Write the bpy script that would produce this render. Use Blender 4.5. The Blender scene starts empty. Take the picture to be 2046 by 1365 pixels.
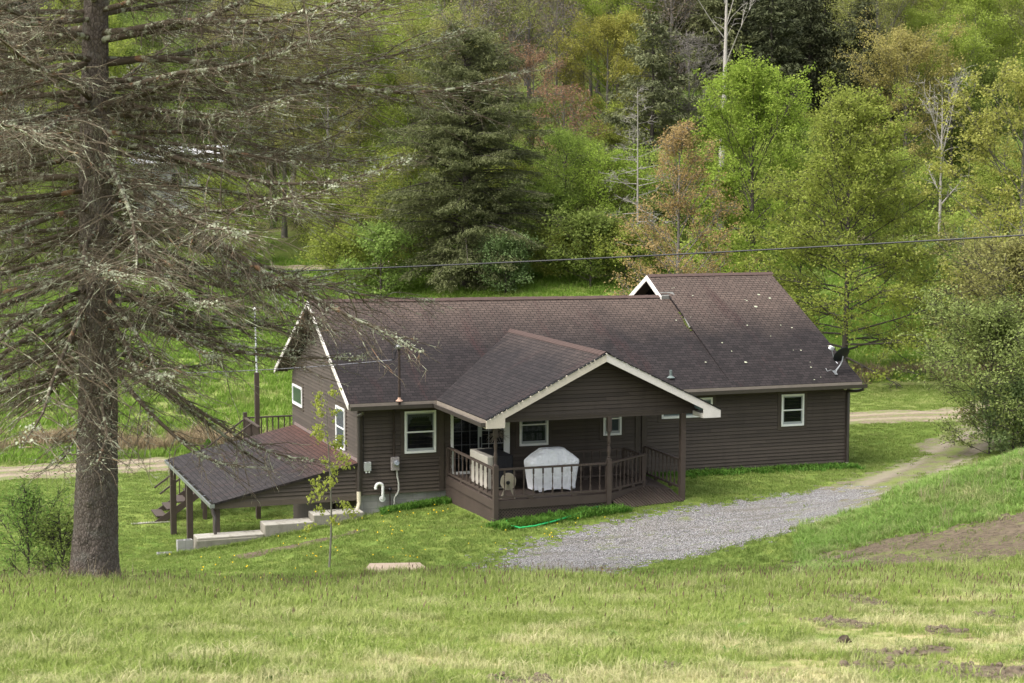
import bpy, math, random
import numpy as np
from mathutils import Vector, Matrix

C = bpy.context.scene.collection
SC = bpy.context.scene
rng = np.random.default_rng(7)
random.seed(7)
R = math.radians

# ------------------------------------------------------------------ camera
F_PX, PITCH, ROLL, CAM_Z = 3501.0, -0.0949, 0.0018, 8.689        # in pixels of a 2046 wide frame
FW = np.array([0, math.cos(PITCH), math.sin(PITCH)])
RT0 = np.array([1.0, 0, 0]); UP0 = np.cross(RT0, FW)
RT = RT0 * math.cos(ROLL) + UP0 * math.sin(ROLL)
UP = UP0 * math.cos(ROLL) - RT0 * math.sin(ROLL)
EYE = np.array([0, 0, CAM_Z])
cd = bpy.data.cameras.new('camera'); cam = bpy.data.objects.new('camera', cd); C.objects.link(cam)
cd.sensor_width = 36; cd.lens = F_PX / 2046 * 36; cd.clip_start = 0.5; cd.clip_end = 3000
M = Matrix(((RT[0], UP[0], -FW[0], 0), (RT[1], UP[1], -FW[1], 0), (RT[2], UP[2], -FW[2], CAM_Z), (0, 0, 0, 1)))
cam.matrix_world = M
cd.dof.use_dof = True; cd.dof.focus_distance = 48; cd.dof.aperture_fstop = 4.5
SC.camera = cam

# ------------------------------------------------------------------ light
SUN_ELEV, SUN_ROT = R(56), R(-122)      # rotation measured from +Y towards +X : high on the left, a little behind the camera
w = bpy.data.worlds.new('World'); SC.world = w; w.use_nodes = True
nt = w.node_tree; bg = nt.nodes['Background']
sky = nt.nodes.new('ShaderNodeTexSky'); sky.sky_type = 'NISHITA'; sky.sun_disc = False
sky.sun_elevation = SUN_ELEV; sky.sun_rotation = SUN_ROT; sky.dust_density = 4; sky.ozone_density = 0.6
hs = nt.nodes.new('ShaderNodeHueSaturation'); hs.inputs['Saturation'].default_value = 0.35
nt.links.new(sky.outputs[0], hs.inputs['Color']); nt.links.new(hs.outputs[0], bg.inputs[0]); bg.inputs[1].default_value = 0.15
sl = bpy.data.lights.new('sun', 'SUN'); sl.energy = 1.1; sl.angle = R(45); sl.color = (1, .95, .87)
so = bpy.data.objects.new('sun', sl); C.objects.link(so)
sd = Vector((math.sin(SUN_ROT) * math.cos(SUN_ELEV), math.cos(SUN_ROT) * math.cos(SUN_ELEV), math.sin(SUN_ELEV)))
so.rotation_euler = sd.to_track_quat('Z', 'Y').to_euler()
SC.view_settings.view_transform = 'Standard'; SC.view_settings.look = 'None'
SC.view_settings.exposure = 1.38; SC.view_settings.gamma = 1
SC.cycles.max_bounces = 6; SC.cycles.diffuse_bounces = 3; SC.cycles.glossy_bounces = 2; SC.cycles.transmission_bounces = 3; SC.cycles.transparent_max_bounces = 6

# ------------------------------------------------------------------ helpers : names, meshes
def tag(o, label=None, cat=None, group=None, kind=None):
    if label: o['label'] = label
    if cat: o['category'] = cat
    if group: o['group'] = group
    if kind: o['kind'] = kind
    return o
def empty(name, loc=(0, 0, 0), rz=0, parent=None):
    o = bpy.data.objects.new(name, None); C.objects.link(o); o.location = loc; o.rotation_euler = (0, 0, rz)
    o.empty_display_size = .2
    if parent: o.parent = parent
    return o
def link(name, me, mat, parent=None, loc=None, smooth=False):
    if mat is not None:
        for m in (mat if isinstance(mat, (list, tuple)) else [mat]): me.materials.append(m)
    if smooth: me.polygons.foreach_set('use_smooth', np.ones(len(me.polygons), bool))
    o = bpy.data.objects.new(name, me); C.objects.link(o)
    if parent: o.parent = parent
    if loc is not None: o.location = loc
    return o
class MB:
    """plain polygon builder for man-made things"""
    def __init__(s): s.v = []; s.f = []; s.uv = {}; s.sh = []
    def poly(s, pts, uv=None, sh=None):
        i = len(s.v); s.v += [tuple(p) for p in pts]; s.f.append(tuple(range(i, i + len(pts))))
        if uv: s.uv[len(s.f) - 1] = uv
        s.sh.append(random.random() if sh is None else sh); return s
    def hexa(s, p, sh=None):   # 8 corners: bottom 4 ccw, top 4 ccw
        i = len(s.v); s.v += [tuple(q) for q in p]; sh = random.random() if sh is None else sh
        for f in ((3, 2, 1, 0), (4, 5, 6, 7), (0, 1, 5, 4), (1, 2, 6, 5), (2, 3, 7, 6), (3, 0, 4, 7)):
            s.f.append(tuple(i + k for k in f)); s.sh.append(sh)
        return s
    def box(s, x0, x1, y0, y1, z0, z1, sh=None):
        return s.hexa([(x0, y0, z0), (x1, y0, z0), (x1, y1, z0), (x0, y1, z0), (x0, y0, z1), (x1, y0, z1), (x1, y1, z1), (x0, y1, z1)], sh)
    def bar(s, a, b, wid, hei, up=(0, 0, 1)):
        """a board from a to b, wid across, hei along up, centred"""
        a = np.array(a, float); b = np.array(b, float); t = b - a; t /= np.linalg.norm(t)
        u = np.array(up, float); sd = np.cross(t, u); sd /= np.linalg.norm(sd); u = np.cross(sd, t)
        sd = sd * wid / 2; u = u * hei / 2
        return s.hexa([a - sd - u, a + sd - u, b + sd - u, b - sd - u, a - sd + u, a + sd + u, b + sd + u, b - sd + u])
    def slab(s, top, thick, uv=None):
        """polygon 'top' with a body of the given thickness under it (vertical)"""
        n = len(top); i = len(s.v)
        s.v += [tuple(p) for p in top] + [(p[0], p[1], p[2] - thick) for p in top]
        s.f.append(tuple(range(i, i + n))); s.sh.append(.5)
        if uv: s.uv[len(s.f) - 1] = uv
        s.f.append(tuple(range(i + 2 * n - 1, i + n - 1, -1))); s.sh.append(.5)
        for k in range(n):
            s.f.append((i + (k + 1) % n, i + k, i + n + k, i + n + (k + 1) % n)); s.sh.append(.5)
        return s
    def tube(s, pts, rad, n=10, cap=True):
        pts = [np.array(p, float) for p in pts]; rad = [rad] * len(pts) if np.isscalar(rad) else rad
        i = len(s.v); side = None
        for k, p in enumerate(pts):
            t = pts[min(k + 1, len(pts) - 1)] - pts[max(k - 1, 0)]; t /= np.linalg.norm(t)
            if side is None:
                side = np.cross(t, (0, 0, 1) if abs(t[2]) < .9 else (1, 0, 0))
            side = side - t * (side @ t); side /= np.linalg.norm(side); u = np.cross(t, side)
            for j in range(n):
                a = 2 * math.pi * j / n; s.v.append(tuple(p + rad[k] * (side * math.cos(a) + u * math.sin(a))))
        for k in range(len(pts) - 1):
            for j in range(n):
                s.f.append((i + k * n + j, i + k * n + (j + 1) % n, i + (k + 1) * n + (j + 1) % n, i + (k + 1) * n + j)); s.sh.append(.5)
        if cap:
            s.f.append(tuple(i + j for j in range(n - 1, -1, -1))); s.sh.append(.5)
            s.f.append(tuple(i + (len(pts) - 1) * n + j for j in range(n))); s.sh.append(.5)
        return s
    def lathe(s, base, prof, n=12):
        base = np.array(base, float)
        return s.tube([base + (0, 0, z) for r, z in prof], [r for r, z in prof], n)
    def build(s, name, mat, parent=None, loc=None, smooth=False, bevel=0):
        me = bpy.data.meshes.new(name); me.from_pydata(s.v, [], s.f)
        a = me.attributes.new('sh', 'FLOAT', 'FACE'); a.data.foreach_set('value', np.array(s.sh, np.float32))
        if s.uv:
            l = me.uv_layers.new(name='UVMap')
            for fi, uv in s.uv.items():
                p = me.polygons[fi]
                for li, c in zip(p.loop_indices, uv): l.data[li].uv = c
        me.validate(); me.update()
        o = link(name, me, mat, parent, loc)
        if smooth:
            me.polygons.foreach_set('use_smooth', np.ones(len(me.polygons), bool))
            try: me.set_sharp_from_angle(angle=R(40))
            except Exception: pass
        if bevel:
            b = o.modifiers.new('bevel', 'BEVEL'); b.width = bevel; b.segments = 2; b.limit_method = 'ANGLE'
        return o
class NB:
    """numpy builder for large quad meshes (wood, leaves, grass)"""
    def __init__(s): s.V = []; s.F = []; s.A = []; s.n = 0
    def add(s, V, F, a):
        V = np.asarray(V, np.float32).reshape(-1, 3); F = np.asarray(F, np.int32).reshape(-1, 4)
        s.V.append(V); s.F.append(F + s.n); s.n += len(V)
        s.A.append(np.broadcast_to(np.asarray(a, np.float32), (len(F),)).copy())
    def tubes(s, P, Rr, n=3, a=None):
        """P (N,k,3) polylines, Rr (N,k) radii"""
        P = np.asarray(P, float); N, k, _ = P.shape
        if N == 0: return
        Rr = np.broadcast_to(np.asarray(Rr, float), (N, k))
        T = np.gradient(P, axis=1); T /= np.linalg.norm(T, axis=2, keepdims=True) + 1e-9
        ref = np.where(np.abs(T[:, :1, 2:3]) > .85, np.array([1., 0, 0]), np.array([0, 0, 1.]))
        S = np.cross(T, np.broadcast_to(ref, T.shape)); S /= np.linalg.norm(S, axis=2, keepdims=True) + 1e-9
        U = np.cross(S, T); an = 2 * np.pi * np.arange(n) / n
        V = P[:, :, None, :] + Rr[:, :, None, None] * (np.cos(an)[None, None, :, None] * S[:, :, None, :] + np.sin(an)[None, None, :, None] * U[:, :, None, :])
        i = np.arange(N)[:, None, None] * (k * n) + np.arange(k - 1)[None, :, None] * n
        j = np.arange(n)[None, None, :]; j2 = (j + 1) % n
        F = np.stack([i + j, i + j2, i + n + j2, i + n + j], -1)
        av = rng.random(N) if a is None else np.broadcast_to(a, (N,))
        s.add(V, F, np.repeat(av, (k - 1) * n))
    def leaves(s, c, nrm, size, asp=1.0, along=None, a=None):
        """kite shaped faces at centres c with normals nrm"""
        N = len(c)
        if N == 0: return
        nrm = nrm / (np.linalg.norm(nrm, axis=1, keepdims=True) + 1e-9)
        t = rng.normal(size=(N, 3)) if along is None else np.asarray(along, float)
        t = t - nrm * np.sum(t * nrm, 1, keepdims=True); t /= np.linalg.norm(t, axis=1, keepdims=True) + 1e-9
        b = np.cross(nrm, t); sz = np.broadcast_to(np.asarray(size, float), (N,))[:, None]
        fold = nrm * sz * .18
        V = np.stack([c - t * sz * .5, c + b * sz * .5 * asp + fold, c + t * sz * .5, c - b * sz * .5 * asp + fold], 1)
        s.add(V, np.arange(N * 4).reshape(N, 4), rng.random(N) if a is None else a)
    def mesh(s, name):
        V = np.concatenate(s.V); F = np.concatenate(s.F); A = np.concatenate(s.A)
        me = bpy.data.meshes.new(name); me.vertices.add(len(V)); me.vertices.foreach_set('co', V.ravel())
        me.loops.add(F.size); me.loops.foreach_set('vertex_index', F.ravel())
        me.polygons.add(len(F)); me.polygons.foreach_set('loop_start', np.arange(len(F), dtype=np.int32) * 4)
        at = me.attributes.new('sh', 'FLOAT', 'FACE'); at.data.foreach_set('value', A)
        me.update(calc_edges=True); return me
    def build(s, name, mat, parent=None, loc=None, smooth=False):
        return link(name, s.mesh(name), mat, parent, loc, smooth)
def copy_tree(o, loc, rz, sc, label=None, group=None):
    r = o.copy(); C.objects.link(r); r.location = loc; r.rotation_euler = (0, 0, rz); r.scale = (sc[0], sc[0], sc[1])
    if label: r['label'] = label
    if group: r['group'] = group
    for ch in o.children:
        c = ch.copy(); C.objects.link(c); c.parent = r
    return r

# ------------------------------------------------------------------ helpers : materials
def newmat(name):
    m = bpy.data.materials.new(name); m.use_nodes = True; n = m.node_tree.nodes; n.clear()
    out = n.new('ShaderNodeOutputMaterial'); return m, m.node_tree, out
class G:
    """short hand for a node graph"""
    def __init__(s, t): s.t = t
    def n(s, typ, ins=None, **kw):
        x = s.t.nodes.new('ShaderNode' + typ)
        for k, v in kw.items(): setattr(x, k, v)
        for k, v in (ins or {}).items():
            sock = x.inputs[k]
            if hasattr(v, 'is_output') or hasattr(v, 'links') and not isinstance(v, (int, float, tuple)): s.t.links.new(v, sock)
            else: sock.default_value = v
        return x
    def pos(s): return s.n('NewGeometry').outputs['Position']
    def obj(s): return s.n('TexCoord').outputs['Object']
    def uv(s): return s.n('TexCoord').outputs['UV']
    def attr(s, a): return s.n('Attribute', attribute_name=a).outputs['Fac']
    def rnd(s): return s.n('ObjectInfo').outputs['Random']
    def map(s, v, scale=(1, 1, 1), loc=(0, 0, 0), rot=(0, 0, 0)): return s.n('Mapping', {'Vector': v, 'Scale': scale, 'Location': loc, 'Rotation': rot}).outputs[0]
    def noise(s, v, sc, det=3, rough=.5): return s.n('TexNoise', {'Vector': v, 'Scale': sc, 'Detail': det, 'Roughness': rough}).outputs['Fac']
    def ramp(s, f, stops):
        r = s.n('ValToRGB', {'Fac': f}); e = r.color_ramp.elements
        while len(e) < len(stops): e.new(.5)
        for k, (p, c) in enumerate(stops):
            e[k].position = p; e[k].color = (c, c, c, 1) if np.isscalar(c) else (*c, 1)
        return r.outputs[0]
    def mix(s, f, a, b, mode='MIX'):
        x = s.n('MixRGB', {'Fac': f}, blend_type=mode)
        for k, v in (('Color1', a), ('Color2', b)):
            if isinstance(v, tuple): x.inputs[k].default_value = (*v, 1)
            else: s.t.links.new(v, x.inputs[k])
        return x.outputs[0]
    def math(s, op, a, b=0.0, clamp=False):
        x = s.n('Math', operation=op, use_clamp=clamp)
        for k, v in ((0, a), (1, b)):
            if isinstance(v, (int, float)): x.inputs[k].default_value = v
            else: s.t.links.new(v, x.inputs[k])
        return x.outputs[0]
    def bump(s, h, st=.3, dist=.02): return s.n('Bump', {'Height': h, 'Strength': st, 'Distance': dist}).outputs[0]
    def bsdf(s, out, col, rough=.8, nrm=None, spec=.3, metal=0):
        b = s.n('BsdfPrincipled', {'Roughness': rough, 'Metallic': metal})
        b.inputs['Specular IOR Level'].default_value = spec
        if isinstance(col, tuple): b.inputs['Base Color'].default_value = (*col, 1)
        else: s.t.links.new(col, b.inputs['Base Color'])
        if nrm is not None: s.t.links.new(nrm, b.inputs['Normal'])
        s.t.links.new(b.outputs[0], out.inputs[0]); return b
def flat(name, c, rough=.7, var=.12, sc=6, spec=.3, metal=0, bump=0):
    m, t, out = newmat(name); g = G(t); o = g.obj()
    f = g.noise(o, sc, 4, .6); k = 1 - var
    col = g.mix(f, tuple(x * k for x in c), tuple(min(1, x * (1 + var)) for x in c))
    d = g.noise(o, sc * 7, 2)
    col = g.mix(g.math('MULTIPLY', g.ramp(d, [(.55, 0.), (.75, 1.)]), .25), col, tuple(x * .6 for x in c))
    g.bsdf(out, col, rough, g.bump(d, bump, .01) if bump else None, spec, metal); return m
def leafmat(name, c1, c2, trans=.35, vary=.25, rough=.6):
    m, t, out = newmat(name); g = G(t)
    col = g.mix(g.attr('sh'), c1, c2)
    big = g.noise(g.pos(), .35, 2)
    r = g.rnd()
    v = g.math('ADD', g.math('MULTIPLY', r, vary), g.math('ADD', g.math('MULTIPLY', big, vary), 1 - vary))
    h = g.n('HueSaturation', {'Color': col, 'Value': v, 'Hue': g.math('ADD', .49, g.math('MULTIPLY', r, .02))}).outputs[0]
    d = g.n('BsdfPrincipled', {'Roughness': rough, 'Base Color': h}); d.inputs['Specular IOR Level'].default_value = .06
    tr = g.n('BsdfTranslucent', {'Color': h})
    mx = g.n('MixShader', {'Fac': trans, 1: d.outputs[0], 2: tr.outputs[0]})
    t.links.new(mx.outputs[0], out.inputs[0]); return m
def barkmat(name, c1, c2, sc=5, lichen=None, lw=(.6, .7)):
    m, t, out = newmat(name); g = G(t); o = g.obj()
    col = g.mix(g.noise(g.map(o, (1, 1, .35)), sc, 4, .65), c1, c2)
    col = g.mix(g.math('MULTIPLY', g.attr('sh'), .45), col, tuple(x * 1.7 for x in c2))
    if lichen:
        col = g.mix(g.ramp(g.noise(o, 3.2, 3, .6), [(lw[0], 0.), (lw[1], .85)]), col, lichen)
    g.bsdf(out, col, .9, g.bump(g.noise(g.map(o, (1, 1, .3)), sc * 4, 3), .5, .02), .15); return m

# ------------------------------------------------------------------ picture rays, used to read positions off the survey photograph
def ray(px, py):
    d = FW + RT * (px - 1023) / F_PX + UP * (682.5 - py) / F_PX
    return d / d[1]
def at(px, py, D): return EYE + ray(px, py) * D

# ------------------------------------------------------------------ the lie of the land
XC = np.array([-90, -25, -12, -8, -4, 0, 4, 8, 11, 14, 20, 90.])
ROWS = [
 (-30, [12.1] * 12), (0, [6.95] * 12), (10, [5.22] * 12), (20, [3.48] * 12), (28, [2.1] * 12),
 (31, [1.2, 1.2, 1.2, 1.2, 1.2, 1.2, 1.25, 1.55, 1.7, 1.7, 1.9, 3]),
 (34, [.5, .4, .35, .4, .45, .45, .55, 1.1, 1.5, 1.7, 2.1, 5]),
 (37, [-.1, -.2, -.3, -.2, -.15, -.15, -.05, .9, 1.7, 2.1, 2.9, 8]),
 (40, [-.8, -.8, -.85, -.7, -.45, -.35, -.25, .75, 1.85, 2.5, 3.6, 10]),
 (42, [-1.2, -1.2, -1.2, -.85, -.42, -.25, -.12, .45, 1.6, 2.6, 4, 11]),
 (44, [-1.5, -1.5, -1.4, -1.05, -.42, -.12, .05, .2, .9, 2.1, 4, 11]),
 (46.5, [-1.7, -1.7, -1.6, -1.35, -.5, -.1, .18, .15, .25, 1.1, 3.2, 10]),
 (49, [-1.9, -1.9, -1.8, -1.6, -.5, -.1, .15, .1, .1, .4, 1.8, 8]),
 (52, [-2.1, -2.05, -2.0, -2, -1.5, -.2, -.1, .0, -.05, .15, .9, 5]),
 (58, [-2.3, -2.2, -2.15, -2.1, -2, -1.2, -.6, -.2, -.1, 0, .4, 3]),
 (64, [-2.4, -2.35, -2.3, -2.3, -2.1, -1.6, -1, -.5, -.2, -.1, .1, 1.5]),
 (70, [-2.3, -2.3, -2.4, -2.4, -2.2, -1.6, -1, -.5, -.2, -.1, 0, 1]),
 (80, [-1.5, -1.5, -1.5, -1.5, -1.4, -1, -.5, 0, .3, .4, .5, 1]),
 (95, [0, 0, 0, 0, .2, .5, .8, 1, 1.1, 1.2, 1.3, 2]),
 (110, [1.5, 1.5, 1.6, 1.7, 2.2, 2.8, 3, 3, 3, 3, 3, 3.5]),
 (122, [2.6, 2.6, 2.8, 3.2, 3.9, 4.7, 5, 5, 5, 5, 5, 6]),
 (150, [6, 6.5, 7.5, 8.5, 10, 12.5, 13.5, 13.5, 13.5, 13.5, 13.5, 14]),
 (200, [22, 23, 24, 25, 27, 28.5, 29, 29, 29, 29, 29, 29]),
 (420, [100] * 12)]
_D = np.array([r[0] for r in ROWS], float); _Z = np.array([r[1] for r in ROWS], float)
GX = np.arange(-90, 90.1, 1.0); GY = np.arange(-30, 420, .5)
_t = np.array([[np.interp(x, XC, row) for x in GX] for row in _Z])
_g = np.array([np.interp(GY, _D, _t[:, i]) for i in range(len(GX))]).T          # [y, x]
for _ in range(3):
    k = np.array([1, 2, 3, 2, 1.]); k /= k.sum()
    p = np.pad(_g, ((2, 2), (0, 0)), 'edge'); _g = sum(k[i] * p[i:i + len(GY)] for i in range(5))
    p = np.pad(_g, ((0, 0), (1, 1)), 'edge'); _g = .25 * p[:, :-2] + .5 * p[:, 1:-1] + .25 * p[:, 2:]
HX, HY, HA = -4.16, 47.035, 0.34765      # the house: front left corner and turn
ca, sa = math.cos(HA), math.sin(HA)
def h2w(x, y): return HX + x * ca - y * sa, HY + x * sa + y * ca
def w2h(x, y): dx, dy = x - HX, y - HY; return dx * ca + dy * sa, -dx * sa + dy * ca
_ns = [(rng.uniform(.15, 1.1), rng.uniform(.15, 1.1), rng.uniform(0, 6.3), rng.uniform(.4, 1)) for _ in range(14)]
def sm(a, b, x): t = np.clip((x - a) / (b - a), 0, 1); return t * t * (3 - 2 * t)
def zt(x, y):
    x = np.asarray(x, float); y = np.asarray(y, float)
    fx = np.clip((x - GX[0]) / 1.0, 0, len(GX) - 1.001); fy = np.clip((y - GY[0]) / .5, 0, len(GY) - 1.001)
    i = fx.astype(int); j = fy.astype(int); u = fx - i; v = fy - j
    z = (_g[j, i] * (1 - u) + _g[j, i + 1] * u) * (1 - v) + (_g[j + 1, i] * (1 - u) + _g[j + 1, i + 1] * u) * v
    b = sum(w_ * np.sin(a * x + c + .5 * np.sin(b_ * y)) * np.sin(b_ * y + 1.7 * c) for a, b_, c, w_ in _ns) / 14
    z = z + b * .12 + (.075 * np.sin(.43 * x + .9) + .05 * np.sin(1.05 * x + 2.0) + .03 * np.sin(2.3 * x)) * np.exp(-((y - 28.5) / 3.5) ** 2)
    hx, hy = w2h(x, y)
    low = sm(-.28, .05, hy) * sm(10.5, 8.5, hy) * sm(.3, 0.0, hx) * sm(-9.5, -6, hx)       # yard below the retaining wall
    z = z * (1 - low) + np.minimum(z, -2.25) * low
    ins = sm(.25, .5, hx) * sm(15.0, 14.7, hx) * sm(.15, .35, hy) * sm(8.2, 7.8, hy)      # under the house
    return z * (1 - ins) + np.minimum(z, -2.4) * ins
def hitground(px, py, d0=10):
    d = ray(px, py); Ds = np.arange(d0, 260, .05)
    P = EYE + d * Ds[:, None]; under = P[:, 2] < zt(P[:, 0], P[:, 1])
    k = int(np.argmax(under)) if under.any() else len(Ds) - 1
    return P[k]
def inpoly(x, y, poly):
    ins = np.zeros(x.shape, bool); n = len(poly)
    for k in range(n):
        x0, y0 = poly[k][:2]; x1, y1 = poly[(k + 1) % n][:2]
        c = ((y0 > y) != (y1 > y)) & (x < (x1 - x0) * (y - y0) / (y1 - y0 + 1e-12) + x0)
        ins ^= c
    return ins
def wob(x, y, s=1.0, seed=0):
    r = np.random.default_rng(seed); o = 0
    for k in range(7):
        a, b, c = r.uniform(1, 5, 2).tolist() + [r.uniform(0, 6.3)]
        o = o + np.sin(x * a * s + c + 1.3 * np.sin(b * y * s * .7)) * np.sin(y * b * s + 2 * c) 
    return o / 3.5

# ------------------------------------------------------------------ ground materials
def groundmat():
    m, t, out = newmat('ground_turf'); g = G(t); p = g.pos()
    f1 = g.noise(p, .25, 4, .6); f2 = g.noise(p, 1.7, 4, .65); f3 = g.noise(g.map(p, (1, .6, 1)), 14, 3, .6)
    c = g.mix(g.ramp(f1, [(.35, 0.), (.65, 1.)]), (.12, .19, .035), (.19, .25, .06))
    c = g.mix(g.ramp(f2, [(.4, 0.), (.7, .8)]), c, (.23, .25, .06))
    c = g.mix(g.ramp(f3, [(.3, .7), (.6, 0.)]), c, (.07, .12, .02))
    c = g.mix(g.math('MULTIPLY', g.attr('dry'), g.ramp(g.noise(p, .9, 4, .65), [(.38, 0.), (.6, 1.)])), c, (.38, .33, .16))
    soil = g.mix(g.noise(p, 6, 4, .7), (.075, .05, .032), (.17, .115, .07))
    c = g.mix(g.math('MULTIPLY', g.attr('dry'), g.ramp(g.noise(p, .55, 5, .6), [(.56, 0.), (.64, 1.)])), c, soil)
    litter = g.mix(g.noise(p, 1.2, 5, .7), (.10, .085, .05), (.18, .19, .06))
    litter = g.mix(g.ramp(g.noise(p, .12, 3, .6), [(.42, 0.), (.6, .9)]), litter, (.15, .23, .04))
    c = g.mix(g.attr('forest'), c, litter)
    g.bsdf(out, c, .95, g.bump(f3, .7, .06), .1); return m
def gravelmat():
    m, t, out = newmat('gravel_stones'); g = G(t); p = g.pos()
    v = g.n('TexVoronoi', {'Vector': p, 'Scale': 34.0}); 
    sp = g.n('SeparateColor', {0: v.outputs['Color']}).outputs[0]
    c = g.ramp(sp, [(0., (.19, .185, .185)), (.5, (.45, .445, .45)), (.85, (.58, .57, .57)), (1., (.62, .57, .49))])
    c = g.mix(g.ramp(v.outputs['Distance'], [(.25, 0.), (.6, .9)]), c, (.06, .055, .05))
    c = g.mix(g.ramp(g.noise(p, .55, 5, .7), [(.46, 0.), (.72, .6)]), c, (.2, .18, .15)); c = g.mix(g.ramp(g.noise(g.map(p, (1, 1, 1), (3, 8, 0)), 2.2, 4, .7), [(.6, 0.), (.72, .6)]), c, (.09, .08, .07))
    c = g.mix(g.ramp(g.noise(p, 1.5, 5, .7), [(.58, 0.), (.68, .75)]), c, (.17, .2, .06))
    c = g.mix(g.ramp(g.noise(g.map(p, (.22, 1.5, 1), (2, 5, 0), (0, 0, -.5)), 1.1, 4, .6), [(.5, 0.), (.66, .65)]), c, (.13, .115, .095))
    g.bsdf(out, c, .95, g.bump(v.outputs['Distance'], .8, .03), .1); return m
def dirtmat(name, c1, c2, green=.55, gcol=(.11, .17, .03), ruts=0.0):
    m, t, out = newmat(name); g = G(t); p = g.pos()
    c = g.mix(g.noise(p, 2.2, 5, .7), c1, c2)
    c = g.mix(g.ramp(g.noise(g.map(p, (1, 2.2, 1)), 7, 4, .7), [(.35, .8), (.55, 0.)]), c, tuple(x * .55 for x in c1))
    c = g.mix(g.ramp(g.noise(p, .9, 5, .7), [(green, 0.), (green + .12, .85)]), c, gcol)
    if ruts:      # packed wheel tracks either side of a grassy crown
        ac = g.math('ADD', g.attr('across'), g.math('MULTIPLY', g.math('SUBTRACT', g.noise(p, .8, 3), .5), .5))
        c = g.mix(g.ramp(g.math('ABSOLUTE', g.math('SUBTRACT', ac, .75)), [(.12, .6), (.4, 0.)]), c, tuple(min(1, x * 1.12) for x in c2))
        gr = g.math('MULTIPLY', g.ramp(ac, [(.1, ruts), (.42, 0.)]), g.ramp(g.noise(p, 1.6, 5, .7), [(.4, 0.), (.55, 1.)]))
        c = g.mix(gr, c, gcol); ed = g.math('MULTIPLY', g.ramp(ac, [(.62, 0.), (1., 1.)]), g.ramp(g.noise(p, 2.1, 5, .7), [(.45, 0.), (.6, .8)])); c = g.mix(ed, c, gcol)
    g.bsdf(out, c, .97, g.bump(g.noise(p, 12, 4, .7), .8, .05), .05); return m
M_turf = groundmat(); M_gravel = gravelmat()
M_road = dirtmat('road_dirt', (.19, .15, .105), (.32, .265, .195), .66, (.16, .21, .06), .7)
M_track = dirtmat('track_dirt', (.13, .105, .075), (.27, .235, .18), .5, (.17, .21, .06), .9)
M_soil = dirtmat('bare_soil', (.085, .065, .046), (.225, .18, .125), .53, (.17, .2, .06))

# ------------------------------------------------------------------ ground mesh
def gridmesh(xs, ys):
    X, Y = np.meshgrid(xs, ys); Z = zt(X, Y); V = np.stack([X, Y, Z], -1).reshape(-1, 3)
    nx, ny = len(xs), len(ys); i = np.arange(ny - 1)[:, None] * nx + np.arange(nx - 1)[None, :]
    return V, np.stack([i, i + 1, i + nx + 1, i + nx], -1).reshape(-1, 4)
xs = np.concatenate([np.linspace(-90, -24, 45)[:-1], np.arange(-24, 24, .25), np.linspace(24, 90, 45)])
ys = np.concatenate([np.linspace(-29, 12, 30)[:-1], np.arange(12, 62, .25), np.arange(62, 130, .6), np.linspace(130, 380, 60)])
V, F = gridmesh(xs, ys)
nb = NB(); nb.add(V, F, .5); gm = nb.mesh('ground')
fo = sm(-6, 6, V[:, 1] - np.interp(V[:, 0], [-90, -14, 2, 90], [128, 126, 106, 100]))
fo = np.clip(fo + .0, 0, 1)
dryv = sm(31, 24, V[:, 1]) * (.35 + .65 * sm(-3, 7, V[:, 0] + (30 - V[:, 1]) * .35)) + .35 * sm(60, 66, V[:, 1]) * sm(90, 80, V[:, 1])
for nm, arr in (('forest', fo), ('dry', dryv)):
    a = gm.attributes.new(nm, 'FLOAT', 'POINT'); a.data.foreach_set('value', arr.astype(np.float32))
ground = link('ground', gm, M_turf, smooth=True); tag(ground, kind='structure')
def sheet(name, fn, x0, x1, y0, y1, step, mat, dz=.03, line=None):
    xs = np.arange(x0, x1, step); ys = np.arange(y0, y1, step); V, F = gridmesh(xs, ys)
    c = V[F].mean(1); keep = fn(c[:, 0], c[:, 1]); F = F[keep]
    used = np.unique(F); mp = -np.ones(len(V), int); mp[used] = np.arange(len(used))
    V = V[used].copy(); Fm = mp[F]; cnt = np.bincount(Fm.ravel(), minlength=len(V)); V[:, 2] += np.where(cnt < 4, dz * .2, dz); nb = NB(); nb.add(V, mp[F], .5); o = nb.build(name, mat, smooth=True); tag(o, kind='structure')
    if line is not None: a = o.data.attributes.new('across', 'FLOAT', 'POINT'); a.data.foreach_set('value', linedist(line)(V[:, 0], V[:, 1]).astype(np.float32))
    return o
def polyfn(poly, amp=.35, s=1.0, seed=1, jit=(.06, .06)):
    P = np.array(poly)
    def f(x, y):
        dx = wob(x, y, s, seed) * amp; dy = wob(y + 9, x, s, seed + 5) * amp
        j = np.random.default_rng(seed).normal(size=(2,) + x.shape) * np.reshape(jit, (2,) + (1,) * x.ndim)
        return inpoly(x + dx + j[0], y + dy + j[1], P)
    return f
def linedist(pts):
    P = np.array(pts, float)
    def f(x, y):
        best = np.full(x.shape, 1e9)
        for a, b in zip(P[:-1], P[1:]):
            t = np.clip(((x - a[0]) * (b - a)[0] + (y - a[1]) * (b - a)[1]) / ((b - a) @ (b - a)), 0, 1)
            best = np.minimum(best, np.hypot(x - a[0] - t * (b - a)[0], y - a[1] - t * (b - a)[1]))
        return best
    return f
def linefn(pts, wid, amp=.3, seed=2):
    ld = linedist(pts)
    return lambda x, y: ld(x, y) + wob(x, y, .8, seed) * amp + np.random.default_rng(seed).normal(size=x.shape) * .09 < wid
G2 = lambda pts, d0=34: [tuple(hitground(px, py, d0)[:2]) for px, py in pts]
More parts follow.
